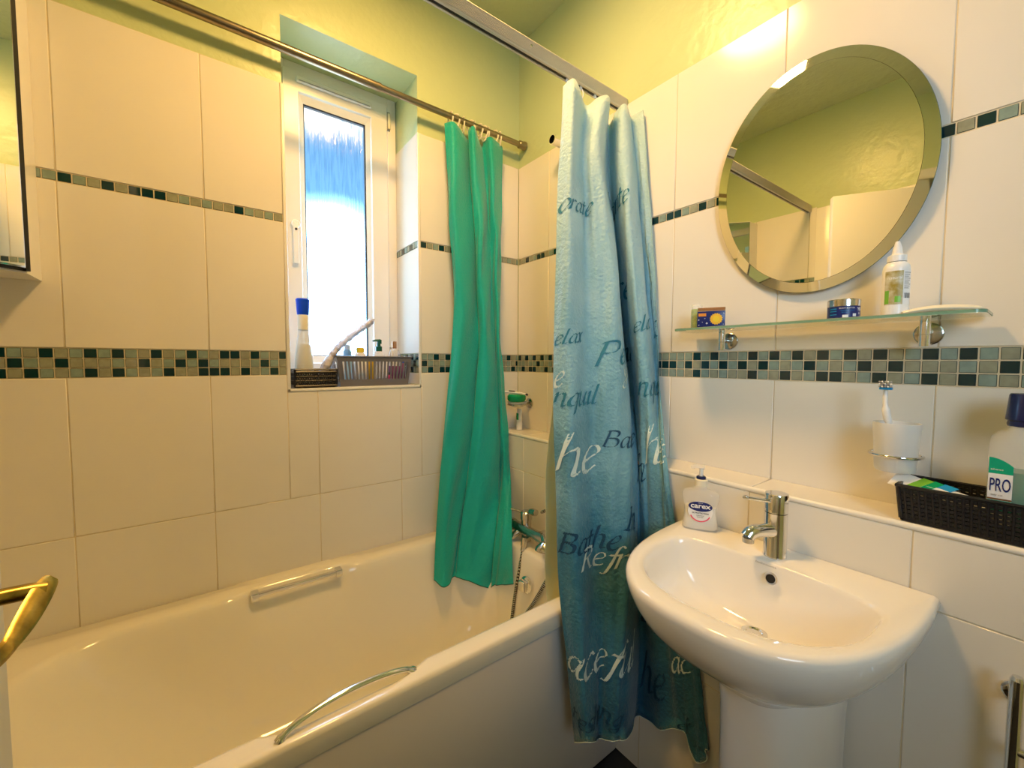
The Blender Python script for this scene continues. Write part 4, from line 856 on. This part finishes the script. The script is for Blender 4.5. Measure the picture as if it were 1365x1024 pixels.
# blue cream jar
jx, jy = -.075, -1.243
t = thing('cream_jar', 'flat blue cream jar with a silver lid on the glass shelf', 'jar', (jx, jy, ST))
b = MB(); b.lathe([(.0265, 0), (.0285, .002), (.0285, .026)], (jx, jy, ST), 'navylabel', 36); lp = b.build('pot', t)
b = MB(); b.lathe([(.0290, .0265), (.0290, .040), (.0275, .0415), (0, .0418)], (jx, jy, ST), 'chromed', 36); b.build('lid', t)
def wrap_patch(mb, cx, cy, r, a0, a1, z0, z1, m, n=10):
    f = [Vector((cx+r*math.cos(math.radians(a0+(a1-a0)*k/n)), cy+r*math.sin(math.radians(a0+(a1-a0)*k/n)), z)) for z in (z0, z1) for k in range(n+1)]
    mb.add(f, [(k, k+1, n+2+k, n+1+k) for k in range(n)], m)
def wrap_text(mb, txt, size, cx, cy, r, ang, z, m, bold=0, sx=1.0):
    """lettering bent round an upright cylinder, centred on angle ang"""
    t0 = MB(); t0.text(txt, size, Matrix.Identity(4), m, .0, bold=bold, sx=sx)
    vs = []; vi = {}
    for v in t0.bm.verts: vi[v] = len(vs); a = math.radians(ang)+v.co.x/r; vs.append((cx+r*math.cos(a), cy+r*math.sin(a), z+v.co.y))
    mb.add(vs, [tuple(vi[v] for v in f.verts) for f in t0.bm.faces], m); t0.bm.free()
b = MB()
A0 = 180+15
wrap_text(b, 'BODY BUTTER', .0042, jx, jy, .0289, A0+12, ST+.0205, 'txtw'); wrap_text(b, 'nourishing coconut', .0032, jx, jy, .0289, A0+14, ST+.0160, 'labelb'); wrap_text(b, 'for dry skin', .0032, jx, jy, .0289, A0+8, ST+.0120, 'labelb')
wrap_patch(b, jx, jy, .0289, A0-4, A0+16, ST+.002, ST+.0075, 'txtw'); wrap_patch(b, jx, jy, .0289, A0+32, A0+46, ST+.004, ST+.010, 'txtw'); wrap_text(b, 'YB', .009, jx, jy, .0289, A0+62, ST+.0165, 'txtw', .0003); wrap_text(b, '&', .007, jx, jy, .0289, A0+62, ST+.0085, 'txtw'); 
for zz in (.020, .015, .008): wrap_patch(b, jx, jy, .0289, A0-52, A0-24, ST+zz, ST+zz+.0016, 'labelb')
b.build('printed_label', lp, weld=False)
# white squeeze bottle
qx, qy = -.070, -1.325
t = thing('squeeze_bottle', 'white bottle with a pointed nozzle and olive label on the glass shelf', 'bottle', (qx, qy, ST))
b = MB(); b.lathe([(.0195, 0), (.0215, .002), (.0215, .092), (.0200, .100), (.0155, .106), (.0125, .108)], (qx, qy, ST), 'white', 36); lp = b.build('body', t)
b = MB(); b.lathe([(.0150, .1085), (.0150, .120), (.0125, .1215), (.0085, .124), (.0068, .1365), (.0035, .149), (.0, .1495)], (qx, qy, ST), 'white', 28); b.build('nozzle_cap', t)
b = MB(); C0 = 180+14
wrap_patch(b, qx, qy, .02165, C0-52, C0+26, ST+.022, ST+.088, 'labelo', 16); wrap_patch(b, qx, qy, .02175, C0-50, C0-30, ST+.024, ST+.050, 'labell', 6); wrap_patch(b, qx, qy, .02175, C0-6, C0+18, ST+.026, ST+.038, 'labell', 6)
wrap_text(b, 'natural', .0085, qx, qy, .0218, C0-8, ST+.072, 'txtw'); wrap_patch(b, qx, qy, .0217, C0+28, C0+72, ST+.022, ST+.088, 'labelw', 8)
for k in range(9): wrap_patch(b, qx, qy, .0218, C0+31, C0+68-(k % 3)*6, ST+.083-k*.0038, ST+.0845-k*.0038, 'txtg', 5)
for k in range(9): wrap_patch(b, qx, qy, .0218, C0+32+k*4.1, C0+32+k*4.1+(1.2+(k % 3)), ST+.034, ST+.044, 'txtd', 1)
b.build('printed_label', lp, weld=False)
# flat white comb-like piece
t = MB(); P = [(-.088, -1.340, ST+.004), (-.080, -1.37, ST+.008), (-.072, -1.40, ST+.0085), (-.062, -1.43, ST+.006), (-.058, -1.442, ST+.004)]
t.tube(smooth(P, 6), [.004+.013*math.sin(math.pi*(k+1)/26)**.6 for k in range(25)], 'ivory', 16, flat=.42)
tag(t.build('shell_dish'), 'flat white oval plastic piece at the right end of the glass shelf', 'soap dish')

# ------------------------------------------------------------------ tumbler in its wall ring, with toothbrush
cx_, cy_ = -.072, -1.338
t = thing('tumbler_holder', 'chrome wall ring holding the frosted tumbler', 'tumbler holder', (0, cy_, 1.093))
b = MB(); b.tube([(cx_+.0405*math.cos(2*math.pi*k/40), cy_+.0405*math.sin(2*math.pi*k/40), 1.093) for k in range(40)], .0028, 'chrome', 10, closed=True); b.build('ring', t)
b = MB(); b.tube([(cx_+.041, cy_, 1.093), (-.004, cy_, 1.093)], .0045, 'chrome', 12); b.lathe([(.020, 0), (.020, .005), (.016, .007)], (0, cy_, 1.093), 'chrome', 24, axis=(-1, 0, 0)); b.build('wall_mount', t)
b = MB(); b.lathe([(.030, 0), (.032, .003), (.0372, .098), (.0352, .098), (.0305, .006), (.0, .006)], (cx_, cy_, 1.060), 'frost', 40)
tag(b.build('tumbler'), 'frosted glass tumbler held in the chrome wall ring', 'tumbler')
t = thing('toothbrush', 'white and blue toothbrush standing in the frosted tumbler', 'toothbrush', (cx_, cy_-.012, 1.068))
b = MB(); b.tube(smooth([(cx_+.012, cy_-.020, 1.069), (cx_+.004, cy_-.006, 1.11), (cx_-.004, cy_+.010, 1.150), (cx_-.006, cy_+.017, 1.185), (cx_-.004, cy_+.019, 1.215), (cx_-.004, cy_+.018, 1.236)], 6), [.0045]*8+[.0052]*6+[.0065]*5+[.0042]*5+[.0036]*7, 'white', 12); b.build('handle', t)
b = MB(); b.tube([(cx_+.0125, cy_-.021, 1.0695), (cx_+.007, cy_-.012, 1.096)], .0056, 'blue', 12); b.build('grip', t)
b = MB(); b.box((cx_-.012, cy_+.008, 1.224), (cx_-.003, cy_+.028, 1.229), 'labelb', .001)
for i in range(3):
    for j in range(5): b.tube([(cx_-.004, cy_+.010+j*.004, 1.228+i*.0035), (cx_-.016-(j % 2)*.001, cy_+.009+j*.0045, 1.231+i*.0050)], .0016, 'white' if (i+j) % 2 else 'txtg', 6)
b.build('bristles', t)

# ------------------------------------------------------------------ black basket on the ledge
def lattice(mb, x0, x1, y0, y1, z0, z1, m, nz, bar, pitch, taper=0.0):
    """open basket of upright strips and level strips"""
    for k in range(nz+1):
        z = z0+(z1-z0)*k/nz; f = taper*(1-k/nz); bb = bar*(1.4 if k in (0, nz) else 1)
        mb.box((x0+f, y0+f, z-bb/2), (x1-f, y0+f+bar*.7, z+bb/2), m); mb.box((x0+f, y1-f-bar*.7, z-bb/2), (x1-f, y1-f, z+bb/2), m)
        mb.box((x0+f, y0+f, z-bb/2), (x0+f+bar*.7, y1-f, z+bb/2), m); mb.box((x1-f-bar*.7, y0+f, z-bb/2), (x1-f, y1-f, z+bb/2), m)
    def up(xa, ya, xb, yb): mb.tube([(xa, ya, z0), (xb, yb, z1)], bar*.5, m, 6)
    n = max(2, int((y1-y0)/pitch))
    for k in range(n+1):
        y = y0+(y1-y0)*k/n; yb = y0+taper+(y1-y0-2*taper)*k/n
        up(x0+taper+bar*.3, yb, x0+bar*.3, y); up(x1-taper-bar*.3, yb, x1-bar*.3, y)
    n = max(2, int((x1-x0)/pitch))
    for k in range(n+1):
        x = x0+(x1-x0)*k/n; xb = x0+taper+(x1-x0-2*taper)*k/n
        up(xb, y0+taper+bar*.3, x, y0+bar*.3); up(xb, y1-taper-bar*.3, x, y1-bar*.3)
LT = LZ+.0005
t = thing('storage_basket', 'long black woven-look plastic basket on the tiled ledge', 'basket', (-.070, -1.50, LT))
b = MB(); lattice(b, -.126, -.018, -1.66, -1.352, LT+.004, LT+.066, 'black', 8, .0058, .0095, .006); b.tube([(-.127, -1.661, LT+.068), (-.017, -1.661, LT+.068), (-.017, -1.350, LT+.068), (-.127, -1.350, LT+.068)], .0032, 'black', 8, closed=True); b.build('woven_sides', t)
b = MB(); b.box((-.118, -1.652, LT), (-.026, -1.360, LT+.004), 'black', .001); b.build('base', t)
# mouthwash
mx_, my_ = -.072, -1.506
t = thing('mouthwash_bottle', 'large clear bottle of green mouthwash with a navy cap standing in the black basket', 'bottle', (mx_, my_, LT+.005))
TB = Matrix.Translation((mx_, my_, LT+.005)) @ Matrix.Rotation(math.radians(-86), 4, 'Z')
b = MB(); b.T = TB; b.loft([superell(w_, d_, z, 4, 36) for z, w_, d_ in ((0, .042, .026), (.004, .045, .029), (.150, .045, .029), (.168, .043, .028), (.178, .036, .025), (.184, .024, .021), (.192, .022, .021))], 'clear'); mbt = b.build('bottle', t)
b = MB(); b.T = TB; b.loft([superell(w_, d_, z, 4, 36) for z, w_, d_ in ((.003, .040, .024), (.006, .0425, .0265), (.112, .0425, .0265))], 'mouth'); b.build('mouthwash', t)
b = MB(); b.T = TB; b.lathe([(.0255, .190), (.0265, .194), (.0255, .199), (.0285, .201), (.0255, .243), (.024, .246), (0, .246)], (0, 0, 0), 'navy', 32); b.build('cap', t)
b = MB(); b.T = TB
def lab(x0, x1, z0, z1, m, o=0, curve=0):
    n = 10; V = []
    for k in range(n+1):
        u = k/n; V.append(Vector((x0+(x1-x0)*u, -.0297-o, z1+(curve*(1-u*u) if curve else 0))))
    lo_ = [Vector((x0+(x1-x0)*k/n, -.0297-o, z0-(.006*(k/n) if 0 else 0))) for k in range(n+1)]
    b.add(lo_+V, [(k, k+1, n+2+k, n+1+k) for k in range(n)], m)
LXa, LXb = -.0435, -.016
lab(LXa, LXb, .020, .108, 'labelw'); lab(LXa, LXb, .108, .122, 'labelg', 0, .014); lab(LXa, LXb, .043, .062, 'labelg', .0003); lab(LXa, LXb, .0625, .0655, 'copper', .0003)
RX_ = Matrix.Rotation(math.radians(90), 4, 'X')
b.text('PRO', .032, Matrix.Translation((-.0298, -.0302, .078)) @ RX_, 'navylabel', .0002, bold=.0002, sx=.40)
b.text('advance', .0045, Matrix.Translation((-.034, -.0302, .114)) @ RX_, 'txtw', .0001)
b.text('complete care', .0036, Matrix.Translation((-.0298, -.0304, .054)) @ RX_, 'txtw', .0001); b.text('mouthwash', .0040, Matrix.Translation((-.0290, -.0304, .047)) @ RX_, 'txtw', .0001); b.text('daily use', .004, Matrix.Translation((-.033, -.0302, .070)) @ RX_, 'txtg', .0001)
b.build('label', mbt, weld=False)
# toothpaste tube poking out of the basket
t = thing('toothpaste_tube', 'white toothpaste tube with green and blue stripes leaning out of the black basket', 'toothpaste', (-.085, -1.40, 1.03))
TT_ = Matrix.Translation((-.088, -1.340, 1.050)) @ Matrix.Rotation(math.radians(-98), 4, 'Z') @ Matrix.Rotation(math.radians(14), 4, 'Y') @ Matrix.Rotation(math.radians(28), 4, 'X')
b = MB(); b.T = TT_; b.loft([[Vector((x, y_*w_, h_*s_)) for y_, s_ in ((-1, 0), (-.7, -.7), (0, -1), (.7, -.7), (1, 0), (.7, .7), (0, 1), (.7*-1, .7))] for x, w_, h_ in ((0, .0235, .0007), (.012, .0235, .0012), (.04, .0225, .006), (.08, .020, .012), (.11, .0175, .016))], 'white'); b.build('tube_body', t, angle=50)
b = MB(); b.T = TT_
def strip(x0, x1, k, m): 
    V = []
    for x in (x0, x1):
        pass
    b.add([(x0, -.022, .0016+x0*.11), (x1, -.020, .0018+x1*.12), (x1+k, .018, .0018+(x1+k)*.12), (x0+k, .020, .0016+(x0+k)*.12)], [(0, 1, 2, 3)], m)
strip(.022, .038, .016, 'labell'); strip(.038, .052, .016, 'greenp'); strip(.052, .072, .016, 'labelb')
b.build('stripes', t)
b = MB(); b.T = TT_; b.lathe([(.013, 0), (.012, .018)], (.110, 0, 0), 'white', 18, axis=(1, 0, 0)); b.build('cap', t)

# ------------------------------------------------------------------ chrome rail low on the right
t = thing('towel_rail', 'upright chrome rail fixed to the tiled boxing at the right edge', 'towel rail', (-.17, -1.512, .45))
b = MB(); b.tube([(-.172, -1.513, .20), (-.172, -1.513, .775)], .0085, 'chrome', 18); b.lathe([(.0085, 0), (.006, .006), (.0, .008)], (-.172, -1.513, .775), 'chrome', 18); b.build('upright', t)
for z in (.735, .24):
    b = MB(); b.tube([(-.172, -1.513, z), (LX-.003, -1.513, z)], .007, 'chrome', 14); b.lathe([(.018, 0), (.018, .005), (.013, .008)], (LX-.0005, -1.513, z), 'chrome', 20, axis=(-1, 0, 0)); b.build('wall_bracket', t)
for z in (.66, .58, .50):
    b = MB(); b.tube([(-.172, -1.513, z), (-.176, -1.66, z), ], .007, 'chrome', 14); b.build('crossbar', t)
b = MB(); b.tube([(-.176, -1.662, .20), (-.176, -1.662, .775)], .0085, 'chrome', 14); b.build('upright', t)

# ------------------------------------------------------------------ corner soap dish above the ledge
t = thing('soap_dish_holder', 'chrome ring bracket by the corner carrying the soap dish', 'soap holder', (0, -.085, 1.087))
b = MB(); b.lathe([(.023, 0), (.023, .005), (.018, .008)], (0, -.088, 1.092), 'chromed', 26, axis=(-1, 0, 0)); b.tube([(-.004, -.088, 1.092), (-.030, -.088, 1.092)], .006, 'chromed', 12); b.build('wall_mount', t)
b = MB(); b.tube([(-.072+.042*math.cos(2*math.pi*k/36), -.088+.042*math.sin(2*math.pi*k/36), 1.090) for k in range(36)], .003, 'chromed', 8, closed=True); b.build('ring', t)
b = MB(); b.lathe([(.0, .001), (.022, .0), (.034, .008), (.046, .024), (.044, .024), (.032, .010), (.0, .005)], (-.072, -.088, 1.078), 'frost', 32); tag(b.build('soap_dish'), 'frosted glass soap dish in the chrome ring by the corner', 'soap dish')
b = MB(); b.lathe([(.0, 0), (.034, .001), (.041, .010), (.041, .026), (.034, .034), (.0, .036)], (-.074, -.086, 1.102), 'greenp', 36, sx=1.0, sy=1.0); tag(b.build('soap_puck'), 'round emerald green tub on the frosted soap dish', 'soap')
b = MB(); b.tube([(-.118, -.052, 1.146), (-.100, -.070, 1.1445), (-.082, -.125, 1.142), (-.078, -.158, 1.139)], [.0045, .005, .0048, .004], 'white', 10); b.tube([(-.078, -.158, 1.139), (-.0775, -.166, 1.138)], .0045, 'txtd', 10)
b.tube([(-.102, -.068, 1.1500), (-.092, -.095, 1.1490)], .003, 'txtd', 8)
tag(b.build('pen_razor'), 'slim white and black razor lying across the green tub', 'razor')
t = thing('small_tube', 'small white tube standing on its cap on the ledge under the soap dish', 'tube', (-.055, -.082, LT))
b = MB(); b.lathe([(.0135, 0), (.0140, .030), (.012, .032)], (-.055, -.082, LT), 'white', 20); b.build('cap', t)
b = MB(); b.loft([[Vector((-.055+rx_*math.cos(2*math.pi*k/20), -.082+ry_*math.sin(2*math.pi*k/20), LT+z)) for k in range(20)] for z, rx_, ry_ in ((.0325, .013, .013), (.05, .012, .014), (.078, .006, .0165), (.094, .0012, .018))], 'white'); b.box((-.0692, -.090, LT+.045), (-.066, -.078, LT+.075), 'greenp'); b.build('tube_body', t)

# ------------------------------------------------------------------ corner cabinet with a mirrored door
t = thing('corner_cabinet', 'white corner cabinet with a mirrored door at the left edge', 'cabinet', (XL, 0, 1.474))
CZ0, CZ1 = 1.474, 2.142; A_, D_ = XL+.303, .110
pent = [(XL+.0005, -.0005), (A_, -.0005), (A_, -D_), (XL+D_, -.303), (XL+.0005, -.303)]
b = MB(); b.loft([[Vector((x, y, z)) for x, y in pent] for z in (CZ0, CZ1)], 'upvc'); b.build('carcass', t)
b = MB(); p0 = Vector((A_, -D_, 0)); p1 = Vector((XL+D_, -.303, 0)); d_ = (p1-p0).normalized(); n_ = Vector((-d_.y, d_.x, 0)); n_ = n_ if n_.y < 0 else -n_
L_ = (p1-p0).length; Rd = Matrix((d_, n_, Vector((0, 0, 1)))).transposed().to_4x4(); Td = Matrix.Translation(p0) @ Rd
b.T = Td; b.box((.001, .0, CZ0+.004), (L_-.004, .0045, CZ1-.004), 'black'); b.box((.001, .0045, CZ0+.004), (.009, .011, CZ1-.004), 'black'); b.build('door_gap', t)
b = MB(); b.T = Td; b.box((.0095, .0046, CZ0+.010), (L_-.004, .012, CZ1-.006), 'chrome', .001); df = b.build('door_frame', t)
b = MB(); b.T = Td; b.add([(.0115, .0124, CZ0+.014), (L_-.008, .0124, CZ0+.014), (L_-.008, .0124, CZ1-.010), (.0115, .0124, CZ1-.010)], [(0, 1, 2, 3)], 'mirror'); b.build('door_mirror', df)

# ------------------------------------------------------------------ things on the window sill
SL = WZ0+.0004
t = thing('small_basket', 'small black cut-out plastic basket at the left of the window sill', 'basket', (-.875, .045, SL))
x0, x1, y0, y1, h = -.938, -.806, .008, .092, .062
b = MB()
b.box((x0+.004, y0+.004, SL), (x1-.004, y1-.004, SL+.003), 'black'); b.build('base', t)
b = MB()
for (a, c) in (((x0, y0), (x1, y0)), ((x1, y0), (x1, y1)), ((x1, y1), (x0, y1)), ((x0, y1), (x0, y0))):
    a = Vector((*a, 0)); c = Vector((*c, 0)); Ls = (c-a).length; n = int(Ls/.0135)
    b.tube([a+Vector((0, 0, SL+h)), c+Vector((0, 0, SL+h))], .0032, 'black', 6); b.tube([a+Vector((0, 0, SL+.006)), c+Vector((0, 0, SL+.006))], .0050, 'black', 6); b.tube([a+Vector((0, 0, SL+h-.008)), c+Vector((0, 0, SL+h-.008))], .0042, 'black', 6)
    for r in range(3):
        z0_ = SL+.010+r*.0145; z1_ = z0_+.0145
        for k in range(n):
            p = a.lerp(c, k/n); q_ = a.lerp(c, (k+1)/n); mdl = a.lerp(c, (k+.5)/n)
            for u, v_ in ((p, mdl), (q_, mdl)): b.tube([u+Vector((0, 0, z0_)), v_+Vector((0, 0, z1_))], .0026, 'black', 5); b.tube([u+Vector((0, 0, z1_)), v_+Vector((0, 0, z0_))], .0022, 'black', 5)
        b.tube([a+Vector((0, 0, z1_)), c+Vector((0, 0, z1_))], .0024, 'black', 5)
for cx, cy in ((x0, y0), (x1, y0), (x1, y1), (x0, y1)): b.tube([(cx, cy, SL+.003), (cx, cy, SL+h)], .004, 'black', 8)
b.build('cut_out_sides', t)
# spray bottle with blue cap
t = thing('cleaner_bottle', 'tall translucent bottle with a bright blue cap standing in the small black basket', 'bottle', (-.902, .052, SL+.004))
b = MB(); b.lathe([(.026, 0), (.030, .003), (.030, .055), (.0285, .10), (.023, .150), (.0185, .178), (.0165, .195)], (-.902, .052, SL+.004), 'frost', 32, sy=.8); b.build('bottle', t)
b = MB(); b.lathe([(.024, .003), (.0275, .006), (.0275, .060), (.026, .10), (.021, .145)], (-.902, .052, SL+.004), 'beige', 28, sy=.76); b.build('liquid', t)
b = MB(); b.lathe([(.0170, .195), (.0175, .235), (.0165, .246)], (-.902, .052, SL+.004), 'ivory', 24); b.build('neck', t)
b = MB(); b.lathe([(.0175, .246), (.0185, .250), (.0205, .285), (.0215, .298), (.018, .302), (0, .302)], (-.902, .052, SL+.004), 'blue', 24, sx=1.05, sy=.85); b.build('cap', t)
# film-wrapped long brush
t = thing('wrapped_brush', 'long object in crinkled clear film sticking up out of the small black basket', 'wrapped brush', (-.845, .05, SL+.004))
b = MB(); P = smooth([(-.852, .050, SL+.006), (-.842, .050, SL+.05), (-.818, .052, SL+.10), (-.785, .054, SL+.145), (-.735, .056, SL+.190), (-.685, .058, SL+.228), (-.655, .060, SL+.252)], 6)
rnd = random.Random(5); b.tube(P, [(.025 if k < 12 else .020)*(1+.12*math.sin(k*2.3)+rnd.uniform(-.06, .06))*(1 if k < len(P)-4 else (len(P)-k)/5+.15) for k in range(len(P))], 'wrap', 14, flat=.6); b.build('film', t)
b = MB(); b.tube(P[:18], .009, 'tan', 10); b.build('handle', t)
# grey slotted basket
t = thing('slotted_basket', 'translucent grey slotted basket filled with toiletries on the window sill', 'basket', (-.665, .075, SL))
gx0, gx1, gy0, gy1, gh = -.800, -.515, .030, .135, .108
b = MB()
def wallrow(ax, ay, bx_, by_, inset):
    a = Vector((ax, ay, 0)); c = Vector((bx_, by_, 0)); n = int((c-a).length/.0135)
    cen = Vector(((gx0+gx1)/2, (gy0+gy1)/2, 0))
    def sh(p, z): f = 1-.10*(1-z/gh); return Vector((cen.x+(p.x-cen.x)*f, cen.y+(p.y-cen.y)*f, SL+z))
    def band(z0_, z1_):
        b.add([sh(a, z0_), sh(c, z0_), sh(c, z1_), sh(a, z1_)], [(0, 1, 2, 3)], 'grey')
        nn_ = (c-a).normalized().cross(Vector((0, 0, 1)))*.0018
        b.add([sh(a, z0_)-nn_, sh(c, z0_)-nn_, sh(c, z1_)-nn_, sh(a, z1_)-nn_], [(3, 2, 1, 0)], 'grey')
    band(.001, .024); band(.090, gh)
    for k in range(n+1):
        u0 = a.lerp(c, max(0, (k-.27)/n)); u1 = a.lerp(c, min(1, (k+.27)/n))
        if k in (0, n): u0 = a.lerp(c, max(0, (k-1.2)/n)); u1 = a.lerp(c, min(1, (k+1.2)/n))
        b.add([sh(u0, .024), sh(u1, .024), sh(u1, .090), sh(u0, .090)], [(0, 1, 2, 3)], 'grey')
    b.tube([sh(a, gh), sh(c, gh)], .0028, 'grey', 8)
for s_ in ((gx0, gy0, gx1, gy0), (gx1, gy0, gx1, gy1), (gx1, gy1, gx0, gy1), (gx0, gy1, gx0, gy0)): wallrow(*s_, 0)
b.box((gx0+.015, gy0+.006, SL), (gx1-.015, gy1-.006, SL+.002), 'grey'); b.build('slotted_body', t, normals=False)
def bottle(name, lab_, cat, x, y, prof, m, capprof=None, capm='white', extra=None, n=24, sy=1):
    t = thing(name, lab_, cat, (x, y, SL+.003))
    b = MB(); b.lathe(prof, (x, y, SL+.003), m, n, sy=sy); b.build('body', t)
    if capprof: b = MB(); b.lathe(capprof, (x, y, SL+.003), capm, n); b.build('cap', t)
    return t
bottle('toiletry_bottle', 'pale blue bottle at the left end of the grey slotted basket', 'bottle', -.745, .095, [(.014, 0), (.015, .003), (.015, .125), (.010, .132)], 'paleblue', [(.011, .132), (.011, .150), (.0, .151)], 'white')
bottle('toiletry_bottle', 'white bottle with a bright yellow cap in the grey slotted basket', 'bottle', -.700, .085, [(.021, 0), (.022, .003), (.022, .105), (.018, .118), (.012, .122)], 'white', [(.0145, .122), (.0145, .140), (.0, .141)], 'yellow')
t = bottle('toiletry_bottle', 'clear pump bottle with a dark green pump in the grey slotted basket', 'bottle', -.628, .085, [(.022, 0), (.0235, .003), (.0235, .108), (.019, .122), (.011, .128)], 'clear', [(.0125, .128), (.0125, .146), (.007, .149), (.006, .168), (0, .169)], 'dkgreen')
b = MB(); b.tube([(-.622, .085, SL+.173), (-.640, .085, SL+.173), (-.652, .085, SL+.170)], [.006, .0045, .003], 'dkgreen', 10); b.tube([(-.622, .085, SL+.160), (-.622, .085, SL+.176)], .0055, 'dkgreen', 12); b.build('pump_spout', t)
bottle('toiletry_bottle', 'clear rounded bottle with a copper cap and plum liquid in the grey slotted basket', 'bottle', -.565, .085, [(.020, 0), (.023, .003), (.023, .070)], 'purple', [(.0095, .140), (.0095, .168), (.0, .169)], 'copper')
tt_ = [o for o in bpy.data.objects if o.get('label', '').startswith('clear rounded bottle')][0]
b = MB(); b.lathe([(.0232, .070), (.0232, .118), (.019, .132), (.009, .139)], (-.565, .085, SL+.003), 'clear', 24); b.build('glass_shoulder', tt_)
bottle('toiletry_tube', 'white toothpaste-like tube with magenta cap in the grey slotted basket', 'tube', -.772, .075, [(.010, .012), (.011, .016), (.010, .090), (.003, .098)], 'white', [(.009, 0), (.010, .012)], 'pink')
bottle('toiletry_tube', 'slim beige tube in the middle of the grey slotted basket', 'tube', -.668, .060, [(.009, .0), (.010, .003), (.010, .088), (.004, .094)], 'gold')
bottle('toiletry_bottle', 'small magenta bottle between the pump and copper-capped bottles', 'bottle', -.597, .060, [(.009, 0), (.010, .002), (.010, .030), (.005, .036)], 'pink', [(.006, .036), (.006, .046), (0, .047)], 'txtd')
bottle('toiletry_bottle', 'violet bottle at the right end of the grey slotted basket', 'bottle', -.537, .070, [(.008, 0), (.0095, .002), (.0095, .075), (.005, .082)], 'purple', [(.006, .082), (.006, .094), (0, .095)], 'blue')

# ------------------------------------------------------------------ lever end and the ceiling lamp
b = MB(); b.tube(smooth([(-1.392, -.884, 1.032), (-1.372, -.880, 1.033), (-1.352, -.872, 1.030), (-1.337, -.866, 1.026)], 5), [.0095]*6+[.0085]*5+[.0088]*5, 'brass', 14)
b.lathe([(.014, 0), (.013, .006), (.009, .010)], (-1.402, -.889, 1.032), 'brass', 18, axis=(.83, .35, 0)); b.build('lever_neck', LEVER_PARENT)
b = MB(); Pb = smooth([(-1.333, -.856, 1.033), (-1.337, -.874, 1.026), (-1.344, -.905, 1.010), (-1.351, -.935, 1.000), (-1.360, -.965, 1.000), (-1.374, -.995, 1.004)], 6); rings = []
for k, p in enumerate(Pb):
    t_ = (Pb[min(k+1, len(Pb)-1)]-Pb[max(k-1, 0)]).normalized(); sd_ = Vector((.62, .10, -.78)); sd_ = (sd_-t_*sd_.dot(t_)).normalized(); nv_ = t_.cross(sd_)
    w_ = .0100*(.75+.35*math.sin(min(1, k/16)*math.pi)) if k < 17 else .0075
    rings.append([p+sd_*(w_*a_)+nv_*(c_*.0024) for a_, c_ in ((-1, 0), (-.6, 1), (.6, 1), (1, 0), (.6, -1), (-.6, -1))])
b.loft(rings, 'brass'); b.build('lever_blade', LEVER_PARENT)
t = thing('ceiling_lamp', 'round flush ceiling lamp glowing warm', 'ceiling lamp', (-.73, -.70, ZC))
b = MB(); b.lathe([(.150, 0), (.152, -.034), (.146, -.038), (.142, -.030)], (-.73, -.70, ZC), 'white', 48, cap1=False); b.build('base_plate', t)
b = MB(); b.lathe([(.142, -.030), (.125, -.037), (.09, -.042), (.045, -.045), (.0, -.046)], (-.73, -.70, ZC), 'lampglass', 40, cap0=False, cap1=False); b.build('glass_dome', t)
